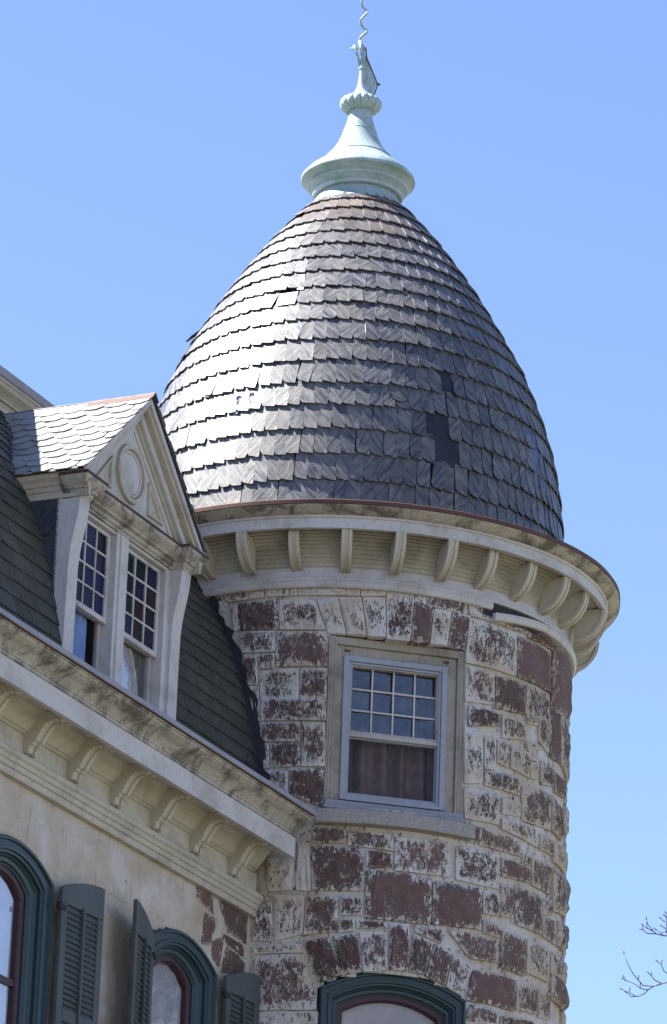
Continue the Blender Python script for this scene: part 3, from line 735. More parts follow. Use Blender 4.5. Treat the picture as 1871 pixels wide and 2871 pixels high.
dset = slate_set('slate', M_slate, 'sq', .125, .25, 3)
ZL = [14.59, 14.71, 14.957, 15.21, 15.458, 15.70, 15.932, 16.174, 16.411, 16.642, 16.857, 17.056, 17.266, 17.455, 17.643, 17.826, 18.004, 18.181, 18.335, 18.47]
items = []
MISS = [(-20.8, 17.15, 2.1, .05), (-24.0, 16.95, 3.1, .05), (26.5, 16.05, 1.7, .05), (25.0, 15.33, 3.6, .05), (23.5, 15.58, 2.2, .05), (60.6, 15.63, 2.4, .25)]
camT = Vector((-TX, -TY, 1.6))
for i in range(1, len(ZL) - 1):
    za, zb = ZL[i], ZL[i + 1]; r_ = rr(za); N_ = max(12, int(round(2 * pi * r_ / .122)))
    off = rnd.random()
    hs = math.hypot(zb - za, rr(zb) - r_)
    wav = rnd.random() * 10
    for k in range(N_):
        a = 360. * (k + off) / N_ - 180 + rnd.uniform(-.3, .3)
        zj = za + .012 * mnoise.noise(Vector((a * .08, wav, 0))) + rnd.uniform(-.004, .004)
        if any(abs(a - ma) < mw * 1.0 and abs((za + zb) / 2 - mz) < .10 + mh * .35 for ma, mz, mw, mh in MISS): continue
        P = cyl(a, rr(zj), zj); P2 = cyl(a, rr(zb), zb); T = (P2 - P).normalized()
        t = R(a); X = Vector((math.cos(t), math.sin(t), 0)); Nn = X.cross(T).normalized()
        h = (P2 - P).length + .035; wd = 2 * pi * r_ / N_ * rnd.uniform(.97, 1.10)
        sc_ = wd * hs * max(0, Nn.dot((camT - P).normalized()))
        if abs(a) > 92: sc_ = 0
        lift = rnd.uniform(.021, .028); side = -R(rnd.uniform(.5, 4.5)); tw = R(rnd.gauss(-1.8, 1.0))
        if rnd.random() < .012: tw += R(rnd.choice([-7, 6])); lift += .012
        items.append((sc_, slate_matrix(P, X, T, Nn, wd, h, .010, lift, side, tw), rnd.randrange(NV)))
place_slates(items, 'slate', M_slate, dset, roof)
# bare patches where slates have gone
def patch(name, mat, az, z, wd, h, lift=.008, label=None, tw=0, cr=0):
    m = MB(); n = 6
    for i in range(n + 1):
        for j in range(n + 1):
            a = az - wd / 2 + wd * i / n + tw * (j / n - .5); zz = z - h / 2 + h * j / n
            m.v.append(tuple(cyl(a, rr(zz) + lift + cr * mnoise.noise(Vector((i * .9, j * .7, az))), zz)))
    m.add([], [])
    for i in range(n):
        for j in range(n): q = i * (n + 1) + j; m.f.append((q, q + n + 1, q + n + 2, q + 1))
    o = m.build(name, mat, roof, recalc=False); s_ = o.modifiers.new('s', 'SOLIDIFY'); s_.thickness = .003
    if label: o['label'] = label
    return o
patch('metal_patch', M_patch, -20.6, 17.150, 2.5, .20, .030, 'bright zinc sheet showing between slates', tw=-1.4)
patch('metal_patch', M_patch, -24.0, 16.950, 7.0, .15, .030, 'bright zinc patch below the smaller one')
patch('bare_patch', M_felt, 26.4, 16.05, 6.6, .27, .012)
patch('bare_patch', M_felt, 25.0, 15.34, 11.0, .28, .012)
patch('bare_patch', M_felt, 23.5, 15.58, 8.6, .28, .010)
patch('torn_sheeting', M_plastic, 60.5, 15.63, 7.5, .62, .014, 'loose blue sheeting on the right flank of the roof', cr=.02)
patch('torn_sheeting', M_plastic, 15.2, 15.79, 3.2, .20, .014, cr=.02)
patch('torn_sheeting', M_plastic, -31.6, 15.78, 1.6, .19, .024, cr=.02)
patch('torn_sheeting', M_plastic, -27.8, 15.79, 1.3, .19, .024, cr=.02)
# slipped slates
for (a, z, l_, tw) in ((-74, 16.86, .07, 24), (13.5, 15.77, .03, 22), (-43, 15.95, .035, -8)):
    P = cyl(a, rr(z), z); P2 = cyl(a, rr(z + .2), z + .2); T = (P2 - P).normalized(); t = R(a); X = Vector((math.cos(t), math.sin(t), 0)); Nn = X.cross(T).normalized()
    o = bpy.data.objects.new('slate', dset[1][3]); col.objects.link(o); o.parent = roof
    o.matrix_local = slate_matrix(P, X, T, Nn, .12, .24, .009, l_, 0, R(tw)); o['label'] = 'slipped slate sticking out of the roof'

# ---- finial
fin = empty('finial', (0, 0, 0)); fin.parent = tower
m = MB(); m.revolve([(.50, 18.43), (.455, 18.47), (.395, 18.57), (.385, 18.60)], n=96); m.build('collar_skirt', M_fin, fin, smooth=True)
m = MB(); m.revolve([(.30, 18.595), (.42, 18.592), (.432, 18.60), (.437, 18.625), (.425, 18.632), (.445, 18.66), (.475, 18.68), (.482, 18.70), (.475, 18.708), (.50, 18.74), (.532, 18.758), (.546, 18.765), (.55, 18.78), (.545, 18.795), (.48, 18.868), (.40, 18.93), (.349, 18.972), (.29, 19.045), (.23, 19.13), (.185, 19.225), (.15, 19.33), (.125, 19.42), (.113, 19.49), (.11, 19.52), (.08, 19.54)], n=96)
m.build('flared_cap', M_fin, fin, auto=True)
for zs_, rs_ in ((19.02, .312), (19.30, .160)):
    m = MB(); m.revolve([(rs_ - .02, zs_ - .003), (rs_ + .004, zs_ - .004), (rs_ + .004, zs_ + .004), (rs_ - .02, zs_ + .006)], n=80, wob=lambda a, z: .002 * mnoise.noise(Vector((a * .1, z, 0)))); m.build('seam', M_fin, fin, smooth=True)
m = MB(); nb = 160; pf = [(.10, 19.515), (.125, 19.512), (.165, 19.53), (.195, 19.565), (.203, 19.60), (.188, 19.635), (.155, 19.655), (.12, 19.66), (.09, 19.665)]
def P_(i):
    a = 360. * i / (nb - 1); l = abs(math.sin(R(a) * 8)) ** .45
    return [cyl(a, r * (.90 + .12 * l if .1 < r else 1), z) for r, z in pf]
m.sweep(P_, nb); m.build('fluted_bead', M_fin, fin, smooth=True)
m = MB(); m.revolve([(.06, 19.655), (.108, 19.66), (.112, 19.675), (.098, 19.69), (.07, 19.725), (.048, 19.77), (.033, 19.84), (.026, 19.93), (.024, 19.965), (.033, 19.972), (.033, 19.99), (.022, 19.995), (.019, 20.1), (.018, 20.17)], n=40); m.build('spire', M_fin, fin, auto=True)
m = MB(); ppts = []
for i in range(70):
    t = i / 69; z = 20.16 + .88 * t; am = .036 * min(1, t * 8) * (1 - .3 * t)
    ph = 2 * pi * (z - 20.23) / .205
    ppts.append((am * math.sin(-ph), am * math.cos(ph) * .8, z))
m.tube(ppts, .0135, 8, .010); tag(m.build('lightning_rod', M_fin, fin, smooth=True), 'wavy rod at the very top')
FF = lambda x, y, z: Vector((x, y, z))
m = MB(); m.tube([(-.018, 0, 20.0), (-.05, -.01, 20.11), (-.088, -.02, 20.22)], .013, 8); m.tube([(-.118, -.02, 20.185), (-.045, -.02, 20.18)], .010, 6)
m.build('broken_arm', M_fin, fin, smooth=True)
m = MB(); m.tube([(.0, 0, 20.12), (-.012, -.01, 20.2), (-.03, -.015, 20.27)], .021, 8); m.tube([(-.035, -.02, 20.2), (.035, -.02, 20.195)], .010, 6); m.build('socket', M_fin, fin, smooth=True)
m = MB(); m.tube([(.028, .0, 20.2), (.04, .0, 20.10), (.10, .01, 19.96), (.156, .02, 19.83), (.14, .02, 19.77), (.115, .02, 19.69)], .0075, 6); m.tube([(.14, .02, 19.835), (.18, .02, 19.825)], .012, 6); m.build('vane_rim', M_shutter, fin, smooth=True)
P = [(.02, 20.14), (.04, 20.09), (.10, 19.95), (.145, 19.83), (.11, 19.70), (.07, 19.735), (.03, 19.85)]
m = MB(); n = len(P); m.add([(x, .008 + k, z) for k in (0, .006) for x, z in P], [tuple(range(n)), tuple(reversed(range(n, 2 * n)))] + [(i, (i + 1) % n, n + (i + 1) % n, n + i) for i in range(n)]); m.build('vane_plate', M_fin, fin)

# ================================================================== WING
base = Vector((TX, TY, 0)) + ND * .2
wing = tag(empty('house_wing', base, R(65)), 'cream painted house wing with slate mansard roof and bracketed cornice', 'house')
MW = Matrix.Translation(base) @ Matrix.Rotation(R(65), 4, 'Z')
FW = lambda s, n, z: Vector((s, -n, z))
SL, SR = -18.0, -2.0
# wall with openings
WINS = [(-6.325, .645), (-3.41, .655)]
WZ = (10.30, 10.50)
ss = [SL, -14, -10, -9, -8, -7.4] + [-7.2 + .04 * i for i in range(132)]; ss = [s for s in ss if s < -1.97]
zz = [0, 3, 6, 7.5, 8] + [8.04 + .04 * i for i in range(76)]
m = MB()
for s in ss:
    for z in zz: m.v.append((s, -(.004 * mnoise.noise(Vector((s * 1.5, z * 1.5, 4)))), z))
L = len(zz)
for i in range(len(ss) - 1):
    for j in range(L - 1):
        sc_ = (ss[i] + ss[i + 1]) / 2; zc = (zz[j] + zz[j + 1]) / 2
        if any(abs(sc_ - c) < a - .01 and 8.0 < zc < arch_z(sc_, c, a, WZ[0], WZ[1]) - .01 for c, a in WINS): continue
        m.f.append((i * L + j, (i + 1) * L + j, (i + 1) * L + j + 1, i * L + j + 1))
m.build('wall', M_stucco, wing, recalc=False)
m = MB()
m.add([FW(SL, 0, 0), FW(SL, -8, 0), FW(SL, -8, 11.9), FW(SL, 0, 11.9), FW(.5, -8, 0), FW(.5, -8, 11.9), FW(.5, -2.2, 0), FW(.5, -2.2, 11.9)], [(0, 1, 2, 3), (1, 4, 5, 2), (4, 6, 7, 5)])
m.build('rear_wall', M_stucco, wing)
m = MB(); m.box(FW, -7.2, -2.6, -.9, -.85, 7.9, 11); m.build('room_back', M_room, wing)

fn_w = lambda s, z, h: FW(s, h, z)
EXP = [[-3.17, 10.99, -2.86, 11.0, -2.8, 10.8, -3.14, 10.86], [-2.79, 11.02, -2.15, 11.0, -2.15, 10.7, -2.53, 10.72], [-2.97, 10.78, -2.73, 10.78, -2.84, 10.53, -3.01, 10.5],
       [-2.63, 10.69, -2.2, 10.69, -2.18, 10.57, -2.56, 10.61], [-2.83, 10.57, -2.58, 10.67, -2.65, 10.37, -2.8, 10.43], [-2.54, 10.61, -2.17, 10.56, -2.15, 10.42, -2.63, 10.34]]
for k, c in enumerate(EXP):
    stone_obj(wing, fn_w, [(c[i], c[i + 1]) for i in range(0, 8, 2)], .10, 900 + k, bulge=.016, rough=.01, depth_in=.08)
def pstone(q, pt=1.25, b=.010):
    global seed; seed += 1
    stone_obj(wing, fn_w, q, pt, seed, bulge=b * 1.5, rough=.012, depth_in=.05, nu=7, nv=6)
for c, a in WINS:                       # painted voussoirs over the arches
    for k in range(-1, 2):
        if c > -4 and k > 0: continue
        f = lambda t, rr_: (c + t * .42 * (1 + rr_ * .25), arch_z(c + t * .40, c, a, WZ[0], WZ[1]) + .012 + rr_ * .36 - abs(t) * rr_ * .03)
        q = [f(k - .47, 1), f(k + .47, 1), f(k + .47, 0), f(k - .47, 0)]
        pstone(q, 1.2)
for (s0, s1, z0_, z1_) in ((-5.45, -4.95, 10.42, 10.78), (-4.93, -4.35, 10.5, 10.85), (-5.3, -4.6, 10.0, 10.38), (-4.9, -4.45, 9.6, 9.98), (-5.0, -4.6, 9.2, 9.57), (-8.4, -7.1, 10.4, 10.8), (-5.0, -4.5, 8.7, 9.15),
                           (-7.9, -7.2, 10.0, 10.36), (-7.75, -7.1, 9.5, 9.95), (-2.62, -2.1, 10.0, 10.3), (-2.55, -2.1, 9.6, 9.96)):
    pstone([(s0, z1_), (s1, z1_ + .01), (s1, z0_), (s0, z0_)], 1.2)

# arched windows of the wing
w1 = arched_window(wing, FW, WINS[0][0], WINS[0][1], WZ[0], WZ[1], 7.9, .02, .275, .2, rail=9.47, glass=M_glasswing)
tag(w1, 'tall arched window with green casing, cut by the left edge')
w2 = arched_window(wing, FW, WINS[1][0], WINS[1][1], WZ[0] - .01, WZ[1] - .01, 7.9, .02, .275, .2, rail=9.2, glass=M_glasswing)
tag(w2, 'arched window with green casing between two shutters')
for (c, mat, lab) in ((WINS[0][0], M_blind, 'pale blind behind the arched window at the left edge of the photo'), (WINS[1][0], M_blind, 'pleated cream blind behind the arched window between the two shutters')):
    m = MB(); wavy(m, FW, c - .45, c + .45, 8.2 if c < -5 else 8.0, 10.4, -.13, .006 if c < -5 else .012, 6, sd=c)
    o = m.build('window_blind', mat, None, recalc=False); o.matrix_world = MW; tag(o, lab, 'blind')

# shutters
def shutter(hs_, hn, ang, right, name_lab, wd=.64, ztop=10.29, zlo=8.0, rise=.14):
    """hinge at (hs_, hn); leaf runs away from the window; built in a local frame x along leaf"""
    sh = empty('shutter', (0, 0, 0)); sh.parent = wing
    dx = 1 if right else -1
    ca, sa = math.cos(ang), math.sin(ang)
    def G(x, y, z): return FW(hs_ + dx * (x * ca) , hn + y + x * sa, z)
    def topz(x): u_ = x / wd; return ztop + rise * (1 - (1 - u_) ** 2) if True else ztop
    m = MB(); st = .085; T = .036
    m.box(G, 0, st, 0, T, zlo, ztop - .12); m.box(G, wd - st, wd, 0, T, zlo, ztop - .12)
    n = 14; P = [(wd * i / n, topz(wd * i / n)) for i in range(n + 1)]
    poly = [(0, ztop - .119), (wd, ztop - .119)] + P[::-1]
    k = len(poly); m.add([G(x, y, z) for y in (0, T) for x, z in poly], [tuple(range(k)), tuple(reversed(range(k, 2 * k)))] + [(i, (i + 1) % k, k + (i + 1) % k, k + i) for i in range(k)])
    for zr in (9.30, 8.6): m.box(G, st + .0004, wd - st - .0004, .001, T - .001, zr - .05, zr + .05)
    m.box(G, st + .0004, wd - st - .0004, .001, T - .001, zlo, zlo + .1)
    m.build('shutter_frame', M_shutter, sh, bevel=.004)
    m = MB(); m.box(G, wd / 2 - .012, wd / 2 + .012, T * .9, T * 1.5, 8.12, ztop - .10)
    m.build('tilt_rod', M_shutter, sh)
    me0 = None
    z = ztop - .145
    while z > 8.15:
        if not any(abs(z - zr) < .062 for zr in (9.30, 8.6)):
            for xa, xb in ((st + .001, wd / 2 - .014), (wd / 2 + .014, wd - st - .001)):
                xa += rnd.uniform(0, .002)
                m = MB(); H = lambda x, y, z_: G(x, y, z_)
                vs = [G(x, y, zz_) for x in (xa, xb) for y, zz_ in ((.004, z + .022), (.010, z + .027), (T - .002, z - .022), (T - .008, z - .027))]
                m.add(vs, [(0, 1, 2, 3), (4, 7, 6, 5), (0, 4, 5, 1), (1, 5, 6, 2), (2, 6, 7, 3), (3, 7, 4, 0)])
                m.build('slat', M_shutter, sh)
        z -= .046
    for zh in (ztop - .16, 8.7):
        m = MB(); m.box(G, -.05, .05, T * .3, T * 1.3, zh - .02, zh + .02); m.build('hinge', M_dark, sh)
    sh['label'] = name_lab
shutter(-5.665, .075, R(3), True, 'louvred shutter folded back beside the left window')
shutter(-4.07, .075, R(13.5), False, 'louvred shutter standing out from the wall')
shutter(-2.70, .070, R(2), True, 'louvred shutter next to the tower', wd=.60)

# ---- eaves cornice
cor = empty('cornice', (0, 0, 0)); cor.parent = wing
def run(name, prof, mat, s0=SL, s1=-2.2, parent=None, closed=True, wob=.003, n=100, **kw):
    m = MB()
    def P(i):
        s = s0 + (s1 - s0) * i / (n - 1); d = wob * mnoise.noise(Vector((s * .8, len(prof), 1))); e = wob * mnoise.noise(Vector((s * .9, len(prof), 5)))
        return [FW(s, a + d, b + e) for a, b in prof]
    m.sweep(P, n, closed); return m.build(name, mat, parent or cor, **kw)
run('bed_moulding', [(-.05, 10.955), (.055, 10.955), (.06, 10.97), (.06, 11.005), (.075, 11.01), (.078, 11.05), (.09, 11.055), (.10, 11.085), (.118, 11.10), (.12, 11.13), (.10, 11.14), (.095, 11.155), (.07, 11.165), (-.05, 11.165)], M_cream, s1=-2.1)
run('frieze_board', [(-.05, 11.166), (.058, 11.166), (.058, 11.325), (-.05, 11.325)], M_cream, s1=-2.12)
run('cove_panel', [(.00, 11.326), (.066, 11.327), (.085, 11.345), (.10, 11.35), (.175, 11.44), (.18, 11.455), (.20, 11.475), (.215, 11.496), (.0, 11.497)], M_cream, s1=-2.2)
run('soffit', [(.0, 11.498), (.43, 11.498), (.43, 11.52), (.0, 11.52)], M_cream, s1=-2.205)
run('fascia', [(.405, 11.497), (.405, 11.418), (.448, 11.418), (.448, 11.595), (.405, 11.595)], M_white, s1=-2.2)
run('crown_moulding', [(.40, 11.596), (.452, 11.597), (.460, 11.602), (.462, 11.622), (.472, 11.628), (.474, 11.64), (.49, 11.66), (.52, 11.69), (.56, 11.71), (.595, 11.735), (.60, 11.75), (.612, 11.752), (.612, 11.772), (.40, 11.772)], M_creamdirty, s1=-2.2)
run('gutter_flashing', [(.38, 11.773), (.628, 11.773), (.632, 11.780), (.630, 11.818), (.38, 11.85), (.1, 11.93), (.05, 11.93), (.05, 11.773)], M_lead, s1=-2.2, wob=.005)
run('gutter_rust', [(.60, 11.7645), (.634, 11.7645), (.634, 11.7725), (.60, 11.7725)], M_rust, s1=-2.23, wob=.006)
m = MB(); m.box(FW, -2.2, -1.93, -.25, .28, 11.70, 11.95); m.build('corner_flashing', M_dark, cor)
def wb_mesh():
    m = MB()
    P0 = [(.057, 11.496), (.395, 11.496), (.40, 11.475), (.40, 11.415), (.365, 11.41), (.36, 11.43), (.335, 11.435), (.32, 11.42), (.29, 11.425), (.25, 11.405), (.215, 11.365), (.185, 11.315), (.165, 11.275), (.14, 11.262), (.14, 11.245), (.125, 11.24), (.112, 11.22), (.108, 11.195), (.09, 11.18), (.057, 11.18)]
    def ext(P, s0, s1):
        n = len(P); vs = [FW(s, a, b) for s in (s0, s1) for a, b in P]
        m.add(vs, [tuple(range(n)), tuple(reversed(range(n, 2 * n)))] + [(i, (i + 1) % n, n + (i + 1) % n, n + i) for i in range(n)])
    ext(P0, -.072, -.028); ext(P0, .028, .072)
    P1 = [(a - (.012 if a > .1 else 0), b + (.010 if b < 11.49 else 0)) for a, b in P0]; ext(P1, -.0275, .0275)
    return m
b0 = wb_mesh().build('bracket', M_cream, cor, bevel=.002)
for k in range(-15, 6):
    o = b0 if k == -15 else b0.copy()
    if k > -15: col.objects.link(o); o.parent = cor
    o.location = (-6.27 + .731 * k + rnd.uniform(-.006, .006), 0, 0)

# ---- mansard
MP = [(11.93, .075), (12.1, .055), (12.36, -.045), (12.79, -.12), (13.10, -.19), (13.31, -.262), (13.6, -.385), (13.825, -.545), (13.947, -.625), (14.264, -.83), (14.53, -1.02), (14.78, -1.27), (14.90, -1.42)]
mz = np.array([p[0] for p in MP]); mn = np.array([p[1] for p in MP])
cfm = np.polyfit(mz - 13.4, mn, 4)
def nM(z): return float(np.polyval(cfm, z - 13.4))
def s_end(n): t = 2.09 ** 2 - (n + .2) ** 2; return -math.sqrt(t) if t > 0 else 0
mroof = empty('mansard_roof', (0, 0, 0)); mroof.parent = wing
DS0, DS1, DSC, DZR, DZE, DNF = -5.75, -3.73, -4.74, 14.73, 13.70, .19
def z_gable(s, lo=DZE): return DZR - abs(s - DSC) * (DZR - DZE) / 1.12
def under_dormer(s, z): return DS0 - .02 < s < DS1 + .02 and z < 13.75 or (abs(s - DSC) < 1.12 and z < z_gable(s) and z > 13.4)
for sA, sB, z0_ in ((SL, DS0, 11.93), (DS0, DS1, 13.72), (DS1, None, 11.93)):
    m = MB(); zz_ = np.linspace(z0_, 14.92, 30)
    m.sweep(lambda i: [FW(sA if i == 0 else (sB if sB is not None else s_end(nM(z)) + .02), nM(z) - .02, z) for z in zz_], 2)
    m.build('roof_boards', M_felt, mroof, recalc=False, smooth=True)
dset2 = slate_set('slate', M_slate2, 'plain', .3, .17, 11)
items = []; z = 11.97; row = 0
while z < 14.88:
    sl = (nM(z + .01) - nM(z - .01)) / .02; dz = .150 / math.sqrt(1 + sl * sl); zb = z + dz
    s = -17.6 + (.15 if row % 2 else 0) + rnd.uniform(-.02, .02)
    while s < -1.2:
        wd = .295; L0, L1 = s - wd / 2, s + wd / 2; zm = z + dz / 2
        if zm < 13.72:
            if L0 < DS0 < L1: L1 = DS0
            if L0 < DS1 < L1: L0 = DS1
        e_ = s_end(nM(z)) - .02
        if L0 < e_ < L1: L1 = e_
        sc = (L0 + L1) / 2; w_ = L1 - L0 + .004
        if w_ > .03 and L1 <= e_ + .01 and not (under_dormer(sc, zm) and DS0 + .01 < sc and sc < DS1 - .01 or (abs(sc - DSC) < 1.12 and zm < z_gable(sc) and zm >= 13.72)):
            zj = z + .006 * mnoise.noise(Vector((s * .9, row * 3.1, 0)))
            P = FW(sc, nM(zj), zj); P2 = FW(sc, nM(zb), zb); T = (P2 - P).normalized(); X = Vector((1, 0, 0)); Nn = X.cross(T).normalized()
            vis = 1 if (sc > -7.9 + (z - 12) * .75) else .1
            if DS0 < sc < DS1 + .2 and z < 14.2: vis = .05
            items.append((vis, slate_matrix(P, X, T, Nn, w_ * rnd.uniform(.985, 1.0), .150 + .045, .006, rnd.uniform(.012, .018), R(rnd.uniform(-.8, .8)), R(rnd.gauss(0, .35))), rnd.randrange(NV)))
        s += wd
    z = zb; row += 1
place_slates(items, 'slate', M_slate2, dset2, mroof)
# flashing up the tower
m = MB(); zf = np.linspace(11.9, 14.3, 40)
def Pf(i):
    z = zf[i]; n_ = nM(z); s = s_end(n_); a = math.degrees(math.atan2(s, 1)); nn = mnoise.noise(Vector((z * 5, 0, 0))) * .05 + mnoise.noise(Vector((z * 17, 0, 3))) * .03
    t = Vector((s, -(n_), 0)); cn = Vector((s, n_ + .2, 0)).normalized()      # outward from tower axis in (s, n)
    A = FW(s - .16 + nn, n_ + .005, z); B = FW(s + .005, n_ + .02, z)
    out = lambda k, dz_: FW(s + .012 * cn.x + k * .0, 0, 0)
    th = math.atan2(n_ + .2, s); th2 = th - (.045 + nn * .8)       # climb round the drum, away from the roof
    C_ = FW(2.125 * math.cos(th2), 2.125 * math.sin(th2) - .2, z)
    return [A, B, C_]
m.sweep(Pf, 40); o = m.build('valley_flashing', M_dark, mroof, recalc=False, smooth=True)
s_ = o.modifiers.new('s', 'SOLIDIFY'); s_.thickness = .006

# ---- top cornice and deck
tc = empty('deck_cornice', (0, 0, 0)); tc.parent = wing
kw = dict(parent=tc, s0=SL, s1=-1.0, n=40)
run('frieze_board', [(-1.5, 14.78), (-1.36, 14.80), (-1.345, 14.90), (-1.5, 14.90)], M_white, **kw)
run('crown_moulding', [(-1.5, 14.901), (-1.345, 14.902), (-1.335, 14.93), (-1.315, 14.935), (-1.31, 14.955), (-1.29, 14.98), (-1.255, 15.01), (-1.245, 15.045), (-1.235, 15.05), (-1.235, 15.075), (-1.5, 15.075)], M_cream, **kw)
run('gutter_flashing', [(-1.5, 15.076), (-1.228, 15.076), (-1.222, 15.085), (-1.226, 15.158), (-1.5, 15.16)], M_lead, **kw)
m = MB(); m.add([FW(SL, -1.4, 15.155), FW(SL, -8, 15.155), FW(.5, -8, 15.155), FW(.5, -1.4, 15.155), FW(SL, -8, 11.8), FW(.5, -8, 11.8), FW(SL, 0, 11.8), FW(.5, -1.9, 11.8)], [(0, 1, 2, 3), (1, 4, 5, 2), (0, 1, 4, 6), (3, 2, 5, 7)]); m.build('deck', M_felt, tc)

# ---- dormer
dm = tag(empty('dormer', (0, 0, 0)), 'gabled dormer with paired small paned windows'); dm.parent = wing
# front wall pieces round the two openings
O1, O2, OB, OT = (-5.56, -4.90), (-4.69, -3.98), 11.9, 13.475
m = MB()
m.box(FW, DS0, O1[0], -.1, 0, OB, 13.5); m.box(FW, O1[1], O2[0], -.1, .012, OB, 13.5); m.box(FW, O2[1], DS1, -.1, 0, OB, 13.5)
m.box(FW, O1[0] + .0005, O1[1] - .0005, -.1, -.002, OT, 13.5); m.box(FW, O2[0] + .0005, O2[1] - .0005, -.1, -.002, OT, 13.5)
m.box(FW, O1[1] + .05, O2[0] - .05, 0, .028, OB, 13.49)
m.build('face_board', M_white, dm, bevel=.004)
def post(s0, s1, lab=None):
    pf = [(11.9, .028), (12.6, .030), (12.95, .034), (13.08, .045), (13.18, .062), (13.28, .082), (13.38, .097), (13.48, .106), (13.54, .108)]
    m = MB(); m.sweep(lambda i: [FW(s, n_, pf[i][0]) for s, n_ in ((s0, -.08), (s0, pf[i][1]), (s1, pf[i][1]), (s1, -.08))], len(pf), True)
    m.build('post', M_white, dm, auto=True)
post(-5.752, -5.585); post(-3.895, -3.728)
# sashes
def dsash(o, side):
    x0_, x1_ = o
    m = MB(); frame(m, FW, x0_ + .001, x1_ - .001, 12.70, 13.470, .05, -.085, -.045, .045, .03); m.build('upper_sash', M_white, dm, bevel=.003)
    m = MB(); frame(m, FW, x0_ + .001, x1_ - .001, 11.95, 12.735, .055, -.13, -.09, .06, .03); m.build('lower_sash', M_sashold, dm, bevel=.003)
    a, b, c, d = x0_ + .05, x1_ - .05, 12.745, 13.44
    for i in (1, 2):
        X = a + (b - a) * i / 3; m = MB(); m.box(FW, X - .008, X + .008, -.075, -.05, c, d); m.build('glazing_bar', M_white, dm)
    for j in (1, 2, 3):
        Z = c + (d - c) * j / 4; m = MB(); m.box(FW, a, b, -.074, -.051, Z - .008, Z + .008); m.build('glazing_bar', M_white, dm)
    for i in range(3):
        for j in range(4):
            X0 = a + (b - a) * i / 3; X1 = a + (b - a) * (i + 1) / 3; Z0 = c + (d - c) * j / 4; Z1 = c + (d - c) * (j + 1) / 4
            t1, t2 = rnd.uniform(-.003, .003), rnd.uniform(-.003, .003); pm_ = rnd.choice([0, 0, 1, 0, 4, 2] if side == 0 else [2, 3, 1, 4, 2, 3])
            m = MB(); m.add([FW(X0, -.063 + t1, Z0), FW(X1, -.063 - t1, Z0 + 0), FW(X1, -.063 - t1 + t2, Z1), FW(X0, -.063 + t1 + t2, Z1)], [(0, 1, 2, 3)]); m.build('pane', M_PANES[pm_], dm)
    m = MB(); m.add([FW(x0_ + .05, -.11, 12.0), FW(x1_ - .05, -.11, 12.0), FW(x1_ - .05, -.11, 12.71), FW(x0_ + .05, -.11, 12.71)], [(0, 1, 2, 3)]); m.build('pane', M_glasswing, dm)
dsash(O1, 0); dsash(O2, 1)
m = MB(); m.box(FW, DS0 + .1, DS1 - .1, -.9, -.88, 11.9, 13.6); m.box(FW, DS1 - .14, DS1 - .1, -.9, -.14, 11.9, 13.6); m.box(FW, DS0 + .1, DS0 + .13, -.9, -.14, 11.9, 13.6); m.build('room_back', M_room, dm)
m = MB(); wavy(m, FW, -5.5, -5.06, 11.9, 12.72, -.145, .015, 3, sd=4); o = m.build('curtain', M_skycurt, None, smooth=True, recalc=False); o.matrix_world = MW
tag(o, 'curtain with reflected sky blue in its colour, drawn aside behind the left lower pane of the dormer', 'curtain')
m = MB()
def cur(i, j): 
    t = i / 30; q = j / 10; x = -4.60 + t * (.50 - .30 * (q - .5) ** 2 * 4 * .5); return FW(x + .05 * q, -.155 + .02 * math.sin(t * 22) * (1 - q * .4), 12.70 - q * .85)
for i in range(31):
    for j in range(11): m.v.append(tuple(cur(i, j)))
for i in range(30):
    for j in range(10): a = i * 11 + j; m.f.append((a, a + 11, a + 12, a + 1))
o = m.build('curtain', M_paleCurt, None, smooth=True, recalc=False); o.matrix_world = MW
tag(o, 'grey gathered curtain behind the right lower pane of the dormer', 'curtain')

# entablature
ent = [(-.05, 13.498), (.02, 13.498), (.022, 13.515), (.04, 13.525), (.045, 13.55), (.075, 13.56), (.08, 13.575), (.11, 13.60), (.135, 13.625), (.14, 13.645), (.14, 13.655), (-.05, 13.66)]
def mrun(name, prof, s0, s1, mat, **kw):
    m = MB(); m.sweep(lambda i: [FW((s0, s1)[i], a, b) for a, b in prof], 2, True); return m.build(name, mat, dm, **kw)
mrun('entablature', ent, -5.58, -3.90, M_creamdirty, bevel=.002)
mrun('lead_edge', [(-.05, 13.661), (.146, 13.657), (.150, 13.672), (.0, 13.69), (-.05, 13.69)], -5.58, -3.90, M_rust)
def cap(s0, s1):
    m = MB(); secs = [(13.49, .0), (13.515, .006), (13.53, .018), (13.555, .022), (13.56, .045), (13.575, .05), (13.60, .075), (13.63, .098), (13.645, .102), (13.66, .104)]
    m.sweep(lambda i: [FW(s0 - secs[i][1] * .9, -.05, secs[i][0]), FW(s0 - secs[i][1] * .9, .108 + secs[i][1], secs[i][0]), FW(s1 + secs[i][1] * .9, .108 + secs[i][1], secs[i][0]), FW(s1 + secs[i][1] * .9, -.05, secs[i][0])], len(secs), True)
    m.build('post_capital', M_creamdirty, dm, bevel=.002)
    m = MB(); m.box(FW, s0 - .1, s1 + .1, -.05, .218, 13.661, 13.682); m.build('lead_cap', M_rust, dm)
cap(-5.752, -5.585); cap(-3.895, -3.728)
